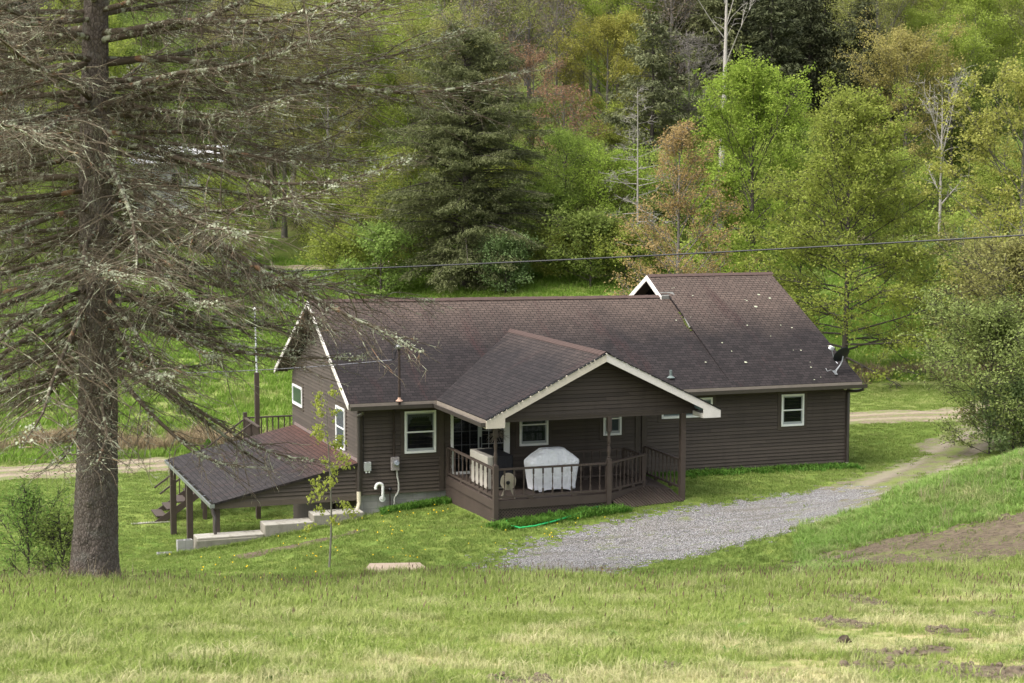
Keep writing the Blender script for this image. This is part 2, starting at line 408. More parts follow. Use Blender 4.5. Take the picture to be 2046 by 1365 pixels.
grav_poly = G2([(985, 1138), (1010, 1112), (1060, 1085), (1150, 1060), (1280, 1032), (1400, 1012), (1520, 997), (1640, 978), (1720, 968), (1790, 975),
                (1760, 1005), (1700, 1025), (1640, 1040), (1600, 1060), (1500, 1085), (1400, 1108), (1300, 1125)]) + \
            [tuple(at(1180, 1165, 38.2)[:2]), tuple(at(1060, 1160, 38.6)[:2])]
track_poly = G2([(1620, 985), (1720, 950), (1800, 925), (1880, 903), (1925, 893)], 40) + [tuple(at(1960, 880, 58)[:2]), tuple(at(1990, 900, 55)[:2]), tuple(at(1905, 930, 49.5)[:2])] + \
             G2([(1870, 945), (1820, 970), (1780, 1005), (1720, 1022), (1660, 1035)], 40)
f_grav = polyfn(grav_poly, .32, 1.7, 3, (.42, .2)); f_track = polyfn(track_poly, .3, 1.6, 4, (.3, .2))
road_pts = [tuple(hitground(-400, 965, 50)[:2]), tuple(hitground(0, 948, 50)[:2]), tuple(hitground(180, 938, 50)[:2]), tuple(hitground(320, 928, 50)[:2]), (-7, 66.5), (0, 66.5), (6, 66)] + \
           [tuple(hitground(1700, 838, 50)[:2]), tuple(hitground(1800, 833, 50)[:2]), tuple(hitground(1900, 832, 50)[:2]), (22, 66), (45, 70)]
f_road = linefn(road_pts, 1.75, .25, 6)
link_pts = [tuple(hitground(1925, 893, 50)[:2]), (16.5, 58.5), (17.5, 62), (19, 66)]
f_link = linefn(link_pts, 1.6, .3, 8)
soil_poly = [tuple(hitground(px, py, 28)[:2]) for px, py in [(1560, 1128), (1640, 1110), (1720, 1088), (1850, 1062), (1960, 1040), (2046, 1022), (2150, 1000), (2250, 1060), (2150, 1105), (2046, 1112), (1950, 1128), (1850, 1135), (1750, 1138)]]
f_soil = polyfn(soil_poly, .4, 1.5, 9, (.35, .2))
hill_pts = [(-40, 119), (-14, 118), (-4, 117.5), (6, 117.5), (20, 118), (60, 120)]
f_hroad = linefn(hill_pts, 1.0, .2, 10)
path_pts = [tuple(hitground(px, py, 36)[:2]) for px, py in [(480, 1115), (540, 1100), (640, 1080), (700, 1066)]]
f_path = linefn(path_pts, .2, .35, 11)
sheet('dirt_track', lambda x, y: f_track(x, y) | f_link(x, y), 4, 26, 38, 68, .12, M_track, .025, G2([(1640, 1010), (1740, 985), (1820, 950), (1890, 915)], 40) + link_pts)
sheet('gravel_driveway', f_grav, -3, 13, 37, 52, .09, M_gravel, .03)
sheet('dirt_road', f_road, -46, 46, 55, 75, .2, M_road, .05, road_pts)
sheet('bare_soil_patch', f_soil, 3, 16, 28, 40, .12, M_soil, .03)
sheet('hillside_road', f_hroad, -40, 60, 112, 125, .4, M_road, .12, hill_pts)
PATCHES = [(1712, 1200, 34, 10), (1680, 1245, 44, 7), (1770, 1312, 60, 9), (1865, 1300, 40, 7), (1960, 1347, 90, 12), (1770, 1338, 50, 9), (1990, 1235, 28, 8), (1050, 1362, 70, 7), (1330, 1338, 34, 7), (1450, 1180, 26, 5), (1890, 1262, 26, 6)]
patch_w = []
for px, py, wx, wy in PATCHES:
    wx, wy = wx * 1.35, wy * 1.7
    a = hitground(px, py, 10); b = hitground(px + wx, py, 10); c = hitground(px, py - wy, 10); patch_w.append((a[0], a[1], b[0] - a[0], max(.15, (c[1] - a[1]) * .8)))
def f_patch(x, y):
    o = np.zeros(x.shape, bool); j = np.random.default_rng(5).normal(size=(2,) + x.shape) * .05; wx_ = wob(x, y, 4.5, 77) * .12; wy_ = wob(y, x, 4.5, 78) * .2
    for a, b, rx, ry in patch_w: o |= ((x - a + j[0] + wx_) / rx) ** 2 + ((y - b + j[1] + wy_) / ry) ** 2 < 1
    return o
sheet('worn_earth', f_patch, -2, 10, 12.5, 27, .06, M_soil, .015)
sheet('footpath', f_path, -9, -2, 37, 47, .1, M_soil, .02)


# ------------------------------------------------------------------ materials of the house
def sidingmat(name, c):
    m, t, out = newmat(name); g = G(t); o = g.obj()
    f = g.noise(g.map(o, (1, 1, 3)), 1.1, 4, .6)
    col = g.mix(f, tuple(x * .85 for x in c), tuple(x * 1.15 for x in c))
    col = g.mix(g.attr('sh'), col, tuple(x * 1.4 for x in c))
    col = g.mix(g.math('MULTIPLY', g.ramp(g.noise(g.map(o, (.7, .7, 9)), 5, 4, .6), [(.5, 0.), (.8, 1.)]), .25), col, tuple(x * 1.6 for x in c))
    oz = g.n('SeparateXYZ', {0: o}).outputs[2]      # splashed soil low on the boards, in ragged patches
    sp = g.math('MULTIPLY', g.ramp(g.math('ADD', oz, g.math('MULTIPLY', g.noise(g.map(o, (1, 1, .3)), 2.6, 4, .7), .9)), [(.35, 1.), (.85, 0.)]), .4); col = g.mix(sp, col, (.115, .095, .07))
    col = g.mix(g.math('MULTIPLY', g.ramp(g.noise(g.map(o, (1, 1, .12)), 3.4, 4, .65), [(.52, 0.), (.7, 1.)]), .3), col, tuple(x * .6 for x in c))
    g.bsdf(out, col, .72, g.bump(g.noise(g.map(o, (3, 3, 40)), 4, 2), .08, .005), .3); return m
def shinglemat(name, base, light, red, grad=True):
    m, t, out = newmat(name); g = G(t); u = g.uv()
    wv = g.noise(u, 3.5, 2); uw = g.n('VectorMath', {0: u, 1: g.n('CombineXYZ', {'Y': g.math('MULTIPLY', g.math('SUBTRACT', wv, .5), .02)}).outputs[0]}, operation='ADD').outputs[0]
    b = g.n('TexBrick', {'Vector': uw, 'Color1': (0, 0, 0, 1), 'Color2': (1, 1, 1, 1), 'Mortar': (.5, .5, .5, 1), 'Scale': 1.0, 'Mortar Size': .009,
                         'Mortar Smooth': .25, 'Bias': 0.0, 'Brick Width': .19, 'Row Height': .125}, offset=.5)
    tone = g.n('SeparateColor', {0: b.outputs['Color']}).outputs[0]
    col = g.mix(tone, tuple(x * .65 for x in base), tuple(x * 1.45 for x in base))
    su = g.n('SeparateXYZ', {0: u}); v = su.outputs[1]
    big = g.noise(g.map(u, (1, .35, 1)), .9, 4, .6)
    if grad:   # weathered pale granules in a ragged band under the ridge
        band = g.math('ADD', v, g.math('MULTIPLY', g.math('SUBTRACT', big, .5), 2.4))
        col = g.mix(g.math('MULTIPLY', g.ramp(g.math('MULTIPLY', band, .2), [(.5, 0.), (.95, 1.)]), .9), col, g.mix(tone, light, tuple(x * 1.35 for x in light)))
    st = g.noise(g.map(u, (1, .16, 1), (7, 3, 0)), 1.3, 4, .7)
    col = g.mix(g.math('MULTIPLY', g.ramp(st, [(.56, 0.), (.72, 1.)]), .6), col, red)
    col = g.mix(g.math('MULTIPLY', g.ramp(g.noise(u, 40, 3, .7), [(.4, 1.), (.6, 0.)]), .3), col, tuple(x * .5 for x in base))
    fr = g.math('FRACT', g.math('DIVIDE', v, .125))
    edge = g.ramp(fr, [(.0, 0.), (.1, 1.), (1., 1.)])
    col = g.mix(b.outputs['Fac'], col, tuple(x * .25 for x in base))
    h = g.math('SUBTRACT', g.math('MULTIPLY', g.math('SUBTRACT', 1.0, fr), .6), g.math('MULTIPLY', b.outputs['Fac'], .8))
    g.bsdf(out, col, .82, g.bump(h, .7, .012), .25); return m
M_side = sidingmat('brown_siding_paint', (.0605, .0475, .0385))
M_brown = flat('brown_trim_paint', (.064, .049, .040), .6, .18)
M_deck = flat('deck_stain', (.070, .052, .042), .7, .22, 3)
M_roof = shinglemat('roof_shingles', (.021, .0162, .0158), (.096, .069, .055), (.05, .021, .019))
M_roof2 = shinglemat('lean_to_shingles', (.033, .027, .026), (.12, .05, .034), (.075, .04, .034))
M_cream = flat('cream_trim_paint', (.56, .50, .41), .6, .12, 4)
M_white = flat('white_trim_paint', (.62, .58, .53), .6, .14, 4)
M_vinyl = flat('white_vinyl', (.8, .8, .78), .4, .04)
M_sash = flat('grey_sash', (.34, .36, .36), .45, .06)
M_glassback = flat('painted_room_dark', (.006, .006, .008), .9, .1)  # black backing colour, the unlit room behind the glass is painted in
M_lace = flat('lace_curtain', (.09, .09, .1), .9, .3, 20)
M_metal = flat('galvanised_metal', (.3, .31, .32), .45, .2, 5, .5, .6)
M_gutter = flat('brown_gutter_metal', (.055, .045, .04), .4, .2, 4, .5)
M_tan = flat('tan_fascia', (.24, .205, .165), .6, .25, 5)
M_dark = flat('black_plastic', (.012, .012, .014), .45, .1)
M_rust = flat('rusty_iron', (.036, .025, .02), .8, .4, 12)
def concmat():
    m, t, out = newmat('weathered_concrete'); g = G(t); o = g.obj()
    c = g.mix(g.noise(o, 1.4, 5, .7), (.24, .225, .185), (.44, .42, .37))
    c = g.mix(g.ramp(g.noise(g.map(o, (1, 1, .4)), 3.1, 5, .7), [(.5, 0.), (.68, .8)]), c, (.14, .125, .095))
    c = g.mix(g.ramp(g.noise(o, 9, 4, .7), [(.6, 0.), (.72, .7)]), c, (.09, .09, .06))
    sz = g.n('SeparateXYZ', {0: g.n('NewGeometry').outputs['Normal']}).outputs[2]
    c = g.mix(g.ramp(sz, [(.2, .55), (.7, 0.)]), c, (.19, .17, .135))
    g.bsdf(out, c, .95, g.bump(g.noise(o, 14, 5, .7), .6, .02), .1); return m
M_conc = concmat()
M_concd = flat('mossy_concrete', (.2, .19, .15), .95, .5, 3, .1, 0, .5)
def blockmat():
    m, t, out = newmat('cinder_block'); g = G(t); o = g.obj()
    sx = g.n('SeparateXYZ', {0: o}); u = g.n('CombineXYZ', {'X': g.math('ADD', sx.outputs[0], sx.outputs[1]), 'Y': sx.outputs[2]}).outputs[0]
    b = g.n('TexBrick', {'Vector': u, 'Color1': (.30, .295, .275, 1), 'Color2': (.36, .35, .325, 1), 'Mortar': (.25, .245, .23, 1), 'Scale': 1., 'Mortar Size': .008, 'Brick Width': .4, 'Row Height': .2})
    c = g.mix(g.ramp(g.noise(o, 2.5, 4, .7), [(.4, 0.), (.75, .6)]), b.outputs['Color'], (.2, .2, .16))
    g.bsdf(out, c, .95, g.bump(b.outputs['Fac'], .4, -.01), .1); return m
M_block = blockmat()
def panemat():
    m, t, out = newmat('window_glass'); g = G(t)
    gl = g.n('BsdfGlossy', {'Color': (.9, .95, 1, 1), 'Roughness': .04}); tr = g.n('BsdfTransparent', {'Color': (.75, .78, .8, 1)})
    fr = g.n('Fresnel', {'IOR': 1.5})
    mx = g.n('MixShader', {'Fac': g.math('MULTIPLY', fr.outputs[0], .6, True), 1: tr.outputs[0], 2: gl.outputs[0]}); t.links.new(mx.outputs[0], out.inputs[0]); return m
M_pane = panemat()

# ------------------------------------------------------------------ the house
house = empty('house', (HX, HY, 0), HA)
tag(house, 'long brown clapboard house with dark shingle roofs and a railed front porch', 'house')
L_, D1, D2 = 15.17, 7.95, 9.8
ZE, EO = 2.6, .634                      # eave height, eave overhang
YR, YR2, ZR2 = 3.975, 4.9, 5.53
def zr_main(x): return 5.055 - .01 * (x + .42)                     # the old ridge sags a little to the right
def z_main(x, y): return ZE + (zr_main(x) - ZE) * (y + EO) / (YR + EO)
def z_right(y): return ZE + (ZR2 - ZE) * (y + EO) / (YR2 + EO)
class Wall:
    """vertical wall frame: origin O, direction U, outward normal N"""
    def __init__(s, O, U, N): s.O = np.array(O, float); s.U = np.array(U, float); s.N = np.array(N, float)
    def p(s, u, z, n=0): q = s.O + s.U * u + s.N * n; return (q[0], q[1], z)
FRONT = Wall((0, 0, 0), (1, 0, 0), (0, -1, 0))
LEFT = Wall((0, D1, 0), (0, -1, 0), (-1, 0, 0))
def siding(mb, W, z0, z1, fl, fr, ex=.102, n0=0.0):
    """lapped boards between the edges fl(z) and fr(z)"""
    z = z0
    while z < z1 - .005:
        zt_ = min(z + ex, z1)
        a0, b0, a1, b1 = fl(z), fr(z), fl(zt_), fr(zt_)
        if b0 - a0 > .02:
            cuts = [0.]; 
            while cuts[-1] < 1: cuts.append(cuts[-1] + random.uniform(2.2, 4.4) / max(b0 - a0, .1))
            cuts[-1] = 1.
            for c0, c1 in zip(cuts[:-1], cuts[1:]):
                g = .0025 / max(b0 - a0, .1) if c1 < 1 else 0
                P = lambda c, zz, n: W.p((a0 + (b0 - a0) * c) if zz == z else (a1 + (b1 - a1) * c), zz if zz == z else zz - .013, n)
                sh = random.random()
                mb.poly([P(c0, z, n0 + .033), P(c1 - g, z, n0 + .033), P(c1 - g, zt_, n0 + .004), P(c0, zt_, n0 + .004)], sh=sh)
                mb.poly([P(c0, z, n0 - .02), P(c1 - g, z, n0 - .02), P(c1 - g, z, n0 + .033), P(c0, z, n0 + .033)], sh=sh)
        z = zt_
def wbox(mb, W, u0, u1, z0, z1, n0, n1, sh=None):
    mb.hexa([W.p(u0, z0, n1), W.p(u1, z0, n1), W.p(u1, z0, n0), W.p(u0, z0, n0), W.p(u0, z1, n1), W.p(u1, z1, n1), W.p(u1, z1, n0), W.p(u0, z1, n0)], sh)
K = lambda v: (lambda z: v)
# foundation
MB().box(.02, L_ - .02, .05, D1, -2.4, -.001).build('foundation', M_block, house)
# walls (one mesh per wall)
mb = MB(); siding(mb, FRONT, 0, 2.47, K(0.09), K(L_ - .1)); wbox(mb, FRONT, 0, L_, 0, 2.5, -.1, -.02); mb.build('front_wall', M_side, house)
for u0, u1, z0, z1, n in ((-.03, .09, -.02, 2.46, .046), (L_ - .1, L_ + .03, -.02, 2.46, .046), (2.28, 2.42, 0, 2.46, .046), (8.18, 8.3, 0, 2.46, .048), (8.38, 8.54, 0, 2.46, .055)):
    mb = MB(); wbox(mb, FRONT, u0, u1, z0, z1, 0, n); mb.build('corner_board', M_brown, house)
for u0, u1, z0 in ((.09, 2.28, 2.3), (8.54, L_ - .1, 2.36)):
    mb = MB(); wbox(mb, FRONT, u0, u1, z0, 2.46, 0, .044); mb.build('frieze_board', M_brown, house)
mb = MB()
def edge_l(z): return max(0, (z - 2.52) / .545)
siding(mb, LEFT, 0, 4.75, lambda z: edge_l(z) , lambda z: D1 - edge_l(z) - .02)
siding(mb, LEFT, -2.3, 0, K(0), K(D1 - .02), .102, .002)
mb.poly([LEFT.p(0, -2.3), LEFT.p(D1, -2.3), LEFT.p(D1, 2.5), LEFT.p(D1 / 2, 4.7), LEFT.p(0, 2.5)])
mb.build('gable_wall', M_side, house)
RIGHT = Wall((L_, 0, 0), (0, 1, 0), (1, 0, 0))
mb = MB(); e2 = lambda z: max(0, (z - 2.5) / .53)
siding(mb, RIGHT, 0, 5.2, lambda z: e2(z) + .03, lambda z: D2 - e2(z)); mb.poly([RIGHT.p(0, -.4), RIGHT.p(D2, -.4), RIGHT.p(D2, 2.5), RIGHT.p(D2 / 2, 5.1), RIGHT.p(0, 2.5)])
mb.build('end_wall', M_side, house)
mb = MB(); BACK = Wall((11, D1, 0), (-1, 0, 0), (0, 1, 0)); siding(mb, BACK, -2.3, 2.5, K(0), K(11))
BACK2 = Wall((L_, D2, 0), (-1, 0, 0), (0, 1, 0)); siding(mb, BACK2, -.2, 2.5, K(0), K(L_ - 11))
mb.box(.1, 11, D1 - .1, D1 - .01, -2.3, 2.5); mb.box(11, L_, D2 - .1, D2 - .01, -.3, 2.5); mb.build('back_wall', M_side, house)
XA = 10.74
UPG = Wall((11.15, D2, 0), (0, -1, 0), (-1, 0, 0)); mb = MB()
siding(mb, UPG, 2.0, 5.2, lambda z: max(0, (z - 2.45) / .53), lambda z: D2 - max(0, (z - 2.45) / .53)); mb.build('upper_gable_wall', M_side, house)

# main roof : two slopes, the sag follows the ridge
def slope(name, xl, xr, zf, y0, y1, mat, thick=.07, back=False, xtop=None):
    mb = MB(); n = 12; u = np.linspace(0, 1, n + 1)
    for k in range(n):
        xa, xb = xl + (xr - xl) * u[k], xl + (xr - xl) * u[k + 1]
        xta, xtb = (xa, xb) if xtop is None else (xl + (xtop - xl) * u[k], xl + (xtop - xl) * u[k + 1])
        P = [(xa, y0, zf(xa, y0)), (xb, y0, zf(xb, y0)), (xtb, y1, zf(xtb, y1)), (xta, y1, zf(xta, y1))]
        ln = math.hypot(y1 - y0, P[2][2] - P[0][2])
        uv = [(xa, 0), (xb, 0), (xtb, ln), (xta, ln)]
        if y1 < y0: P = P[::-1]; uv = uv[::-1]
        mb.poly(P, uv); mb.poly([(p[0], p[1], p[2] - thick) for p in P][::-1])
    a, b = zf(xl, y0), zf(xl, y1)
    mb.poly([(xl, y0, a), (xl, y1, b), (xl, y1, b - thick), (xl, y0, a - thick)]); xt = xr if xtop is None else xtop
    mb.poly([(xr, y0, zf(xr, y0)), (xr, y0, zf(xr, y0) - thick), (xt, y1, zf(xt, y1) - thick), (xt, y1, zf(xt, y1))])
    mb.poly([(xl, y0, a), (xl, y0, a - thick), (xr, y0, zf(xr, y0) - thick), (xr, y0, zf(xr, y0))])
    return mb.build(name, mat, house)
slope('main_roof', -.42, 11.3, z_main, -EO, YR, M_roof)
zb = lambda x, y: z_main(x, 2 * YR - y)
slope('main_roof_rear', -.42, 11.3, zb, 2 * YR + EO, YR, M_roof)
zrr = lambda x, y: z_right(y) + (.012 if x < 12 else .012)
slope('upper_roof', 11.0, 15.27, lambda x, y: z_right(y) + .003 + .009 * (y + EO) / (YR2 + EO), -EO, YR2, M_roof, .07, xtop=15.1)
slope('upper_roof_rear', XA, 15.27, lambda x, y: z_right(2 * YR2 - y) + .012, 2 * YR2 + EO, YR2, M_roof, .07, xtop=15.1)
mb = MB()     # the part of the upper front slope that overhangs the lower ridge on the left
y_ = YR - .12; P = [(XA, y_, z_right(y_) + .012), (11.0, y_, z_right(y_) + .012), (11.0, YR2, ZR2 + .012), (XA, YR2, ZR2 + .012)]
mb.slab(P, .07, [(XA, y_ * 1.13), (11, y_ * 1.13), (11, YR2 * 1.13), (XA, YR2 * 1.13)]); mb.build('upper_roof_overhang', M_roof, house)
# ridge caps
mb = MB()
for k in range(46):
    x = -.42 + k * .25
    if x < 11.1:
        z = zr_main(x) + .02 + random.uniform(-.004, .004); 
        mb.poly([(x, YR - .15, z - .075), (x + .27, YR - .15, z - .068), (x + .27, YR, z + .012), (x, YR, z + .004)])
        mb.poly([(x, YR, z + .004), (x + .27, YR, z + .012), (x + .27, YR + .15, z - .068), (x, YR + .15, z - .075)])
M_ridge = flat('ridge_shingles', (.075, .048, .04), .85, .3, 6)
mb.build('ridge_cap', M_ridge, house)
mb = MB()
for k in range(18):
    x = XA + k * .245; z = ZR2 + .03
    mb.poly([(x, YR2 - .15, z - .075), (x + .26, YR2 - .15, z - .068), (x + .26, YR2, z + .01), (x, YR2, z + .002)])
    mb.poly([(x, YR2, z + .002), (x + .26, YR2, z + .01), (x + .26, YR2 + .15, z - .068), (x, YR2 + .15, z - .075)])
mb.build('upper_ridge_cap', M_ridge, house)
# flashing where the two roofs part company
mb = MB()
mb.hexa([(XA + .02, YR - .17, z_right(YR - .17) - .14), (11.2, YR - .17, z_right(YR - .17) - .12), (11.2, YR, z_right(YR) - .1), (XA + .02, YR, z_right(YR) - .1),
         (XA + .02, YR - .17, z_right(YR - .17) + .0), (11.2, YR - .17, z_right(YR - .17) + .01), (11.2, YR, z_right(YR) + .015), (XA + .02, YR, z_right(YR) + .015)])
ypts = [YR - .15, 3.2, 2.7, 2.25]; xpts = [11.2, 11.1, 11.02, 10.96]
for k in range(3):
    mb.bar((xpts[k], ypts[k], z_main(xpts[k], ypts[k]) + .05), (xpts[k + 1], ypts[k + 1], z_main(xpts[k + 1], ypts[k + 1]) + .035 - .012 * k), .05, .09 - .02 * k)
mb.build('flashing', flat('dull_flashing', (.17, .165, .15), .7, .3, 8), house)
mb = MB()
for k in range(40):
    u = random.random(); x = 10.93 + .22 * u + random.uniform(-.05, .02); y = 2.1 + 1.7 * u; s = random.uniform(.015, .04)
    mb.box(x - s, x + s, y - s, y + s, z_main(x, y), z_main(x, y) + .035)
tag(mb.build('roof_moss', flat('moss_green', (.1, .12, .025), .95, .4, 20), house), kind='stuff')
# pale lichen spots and petals lying on the right hand slope
mb = MB()
SPOTS = [(1347, 576), (1384, 592), (1343, 577), (1489, 600), (1492, 602), (1516, 590), (1510, 614), (1538, 597), (1531, 566), (1560, 651), (1582, 656), (1443, 686), (1540, 673), (1585, 701), (1600, 701), (1380, 635), (1658, 693), (1619, 725), (1640, 755), (1627, 760), (1462, 703), (1493, 651), (1351, 641), (1410, 725), (1490, 725), (1620, 735)]
for px, py in SPOTS:
    d = ray(px, py); dx, dy = w2h(d[0] * 0 + 0, 0); 
    lo, hi = 40., 60.
    for _ in range(40):
        mid = (lo + hi) / 2; P = EYE + d * mid; hx, hy = w2h(P[0], P[1])
        if P[2] > z_right(hy): lo = mid
        else: hi = mid
    P = EYE + d * lo; hx, hy = w2h(P[0], P[1]); n = 7; r = random.choice([.015, .02, .025, .045])
    mb.poly([(hx + r * 1.3 * math.cos(6.28 * k / n) * random.uniform(.6, 1.2), hy + r * math.sin(6.28 * k / n) * random.uniform(.6, 1.2), 0) for k in range(n)])
mb.v = [(x, y, z_right(y) + .02) for x, y, z in mb.v]
tag(mb.build('lichen_spots', flat('pale_lichen', (.36, .37, .27), .9, .2, 20), house), kind='stuff')
# barge boards
def barge(name, x, prof, mat, hgt=.17, th=.03, parent=house):
    mb = MB()
    for (ya, za), (yb, zb_) in zip(prof[:-1], prof[1:]):
        mb.hexa([(x - th, ya, za - hgt), (x, ya, za - hgt), (x, yb, zb_ - hgt), (x - th, yb, zb_ - hgt), (x - th, ya, za), (x, ya, za), (x, yb, zb_), (x - th, yb, zb_)])
    return mb.build(name, mat, parent)
barge('barge_board', -.425, [(-EO, ZE - .01), (YR, zr_main(0) - .005), (2 * YR + EO, ZE - .01)], M_white, .15)
barge('upper_barge_board', XA - .005, [(YR - .2, z_right(YR - .2)), (YR2, ZR2), (2 * YR2 + EO, ZE)], M_white, .17)
for P in ([(-.4, -EO, ZE - .09), (0.0, -EO, ZE - .09), (0.0, YR, 4.95), (-.4, YR, 4.95)], [(0, 2 * YR + EO, ZE - .09), (-.4, 2 * YR + EO, ZE - .09), (-.4, YR, 4.95), (0, YR, 4.95)],
          [(XA, y_, z_right(y_) - .09), (11.15, y_, z_right(y_) - .09), (11.15, YR2, ZR2 - .09), (XA, YR2, ZR2 - .09)],
          [(11.15, 8, z_right(2 * YR2 - 8) - .09), (XA, 8, z_right(2 * YR2 - 8) - .09), (XA, YR2, ZR2 - .09), (11.15, YR2, ZR2 - .09)]):
    MB().slab(P, .02).build('soffit', M_brown, house)
for x0, x1 in ((0, 2.02), (8.5, 15.2)): MB().box(x0, x1, -EO, 0, ZE - .16, ZE - .13).build('soffit', M_brown, house)

# porch roof
PX0, PXR, PY, PZ = 2.022, 5.267, 4.724, 4.175
PX1 = 2 * PXR - PX0; YB = 2.383
sl_ = math.hypot(PXR - PX0, PZ - ZE)
def porch_slope(name, xe):
    mb = MB(); z0 = .015
    P = [(xe, -PY, ZE + z0), (PXR, -PY, PZ + z0), (PXR, YB, PZ + z0), (xe, -EO - .02, ZE + z0)]; uv = [(-PY, 0), (-PY, sl_), (YB, sl_), (-EO, 0)]
    if xe < PXR: P = [P[0], P[1], P[2], P[3]]
    else: P = P[::-1]; uv = uv[::-1]
    # orientation upwards
    n = np.cross(np.array(P[1]) - P[0], np.array(P[2]) - P[0])
    if n[2] < 0: P = P[::-1]; uv = uv[::-1]
    mb.slab(P, .07, uv); return mb.build(name, M_roof, house)
porch_slope('porch_roof', PX0); porch_slope('porch_roof', PX1)
mb = MB(); k = 0
y = -PY
while y < YB - .1:
    z = PZ + .03
    mb.poly([(PXR - .16, y, z - .075), (PXR - .16, y + .26, z - .082), (PXR, y + .26, z + .002), (PXR, y, z + .008)][::-1])
    mb.poly([(PXR, y, z + .008), (PXR, y + .26, z + .002), (PXR + .16, y + .26, z - .082), (PXR + .16, y, z - .075)][::-1]); y += .25
mb.build('porch_ridge_cap', M_ridge, house)
def porch_barge(sgn):
    mb = MB(); xe = PX0 if sgn < 0 else PX1; y0, y1 = -PY - .035, -PY - .003; h = .2
    def q(x, z): return (x, y0, z), (x, y1, z)
    a = [(xe, ZE - .03), (PXR, PZ - .0), (PXR, PZ - h - .02), (xe + (.5 if sgn < 0 else -.5), ZE + .485 * .5 - h - .02), (xe + (.5 if sgn < 0 else -.5), ZE - .22), (xe, ZE - .22)]
    if sgn > 0: a = a[::-1]
    fr = [(x, y0, z) for x, z in a]; bk = [(x, y1, z) for x, z in a]
    n = len(a); i = 0
    mb.poly(fr[::-1]); mb.poly(bk)
    for k in range(n): mb.poly([fr[k], fr[(k + 1) % n], bk[(k + 1) % n], bk[k]])
    xi = xe + (.5 if sgn < 0 else -.5)      # the boxed return behind the board
    mb.box(min(xe, xi), max(xe, xi) , -PY, -4.12, ZE - .22, ZE - .1)
    return mb.build('porch_barge_board', M_cream if sgn < 0 else M_white, house)
porch_barge(-1); porch_barge(1)
mb = MB()       # granule worn drip edge above the boards
for sgn in (-1, 1):
    xe = PX0 if sgn < 0 else PX1
    for k in range(30):
        u0, u1 = k / 30, (k + random.uniform(.5, 1)) / 30
        P = lambda u: (xe + (PXR - xe) * u, -PY - .045, ZE - .005 + (PZ - ZE) * u)
        mb.bar(P(u0), P(u1), .035, random.uniform(.015, .035))
mb.build('drip_edge', M_dark, house)
PF = Wall((0, -4.05, 0), (1, 0, 0), (0, -1, 0)); mb = MB()
ztop = lambda x: ZE + (PZ - ZE) * (1 - abs(x - PXR) / (PXR - PX0)) - .1
def pe(z): return max(2.45, PX0 + (z + .1 - ZE) / (PZ - ZE) * (PXR - PX0))
siding(mb, PF, 2.56, 4.05, lambda z: pe(z), lambda z: 2 * PXR - pe(z), .102)
mb.poly([PF.p(2.45, 2.42, -.06), PF.p(8.1, 2.42, -.06), PF.p(8.1, ztop(8.1), -.06), PF.p(PXR, 4.07, -.06), PF.p(2.45, ztop(2.45), -.06)][::-1])
wbox(mb, PF, 2.45, 8.1, 2.42, 2.57, -.1, .034); mb.build('porch_gable', M_side, house)
mb = MB(); mb.box(2.4, 8.2, -4.1, -.03, 2.49, 2.52); mb.build('porch_ceiling', M_brown, house)

# gutters and fascia
def gutter(mb, a, b, n):
    """open box gutter from a to b, outward n"""
    a = np.array(a, float); b = np.array(b, float); n = np.array(n, float); z = np.array([0, 0, 1.])
    mb.hexa([a + n * .0 - z * .11, b - z * .11, b + n * .1 - z * .11, a + n * .1 - z * .11, a - z * .095, b - z * .095, b + n * .1 - z * .095, a + n * .1 - z * .095])
    mb.hexa([a + n * .1 - z * .11, b + n * .1 - z * .11, b + n * .115 - z * .11, a + n * .115 - z * .11, a + n * .11 + z * .0, b + n * .11, b + n * .13, a + n * .13])
    for e in (a, b): 
        mb.poly([e - z * .11, e + n * .115 - z * .11, e + n * .12, e])
mb = MB(); gutter(mb, (-.4, -EO, ZE - .07), (PX0 - .13, -EO, ZE - .07), (0, -1, 0)); mb.build('gutter', M_gutter, house)
mb = MB(); gutter(mb, (8.62, -EO, ZE - .07), (15.36, -EO, ZE - .07), (0, -1, 0)); mb.build('gutter', M_gutter, house)
mb = MB(); gutter(mb, (PX0, -PY, ZE - .07), (PX0, -EO, ZE - .07), (-1, 0, 0)); mb.build('gutter', M_gutter, house)
for b_ in ((-.4, PX0 - .01, -EO - .001, -EO + .03), (8.5, 15.25, -EO - .001, -EO + .03), (PX0 - .002, PX0 + .03, -PY, -EO - .005)): MB().box(*b_, ZE - .17, ZE - .005).build('fascia', M_tan, house)
mb = MB(); mb.tube([(15.3, -.6, 2.43), (15.3, -.6, 2.36), (15.22, -.45, 2.3), (15.12, -.1, 2.26), (15.12, -.08, 2.2), (15.12, -.08, .1)], .045, 8); mb.build('downspout', M_gutter, house, smooth=True)
MB().tube([(15.12, -.08, .1), (15.12, -.1, -.15)], .055, 8).build('downspout_foot', M_cream, house)
mb = MB(); mb.tube([(-.02, -.6, 2.4), (-.02, -.55, 2.3), (-.02, -.1, 2.2), (-.02, -.09, 2.1), (-.02, -.09, .1)], .045, 8); mb.build('downspout', M_gutter, house, smooth=True)
MB().tube([(-.02, -.09, .12), (-.02, -.09, -.15), (-.02, -.1, -.2), (-.1, -.18, -.38), (-.12, -.2, -.6)], [.06, .06, .055, .055, .055], 12).build('drain_pipe', flat('yellowed_plastic', (.62, .56, .42), .5, .2, 5), house, smooth=True)

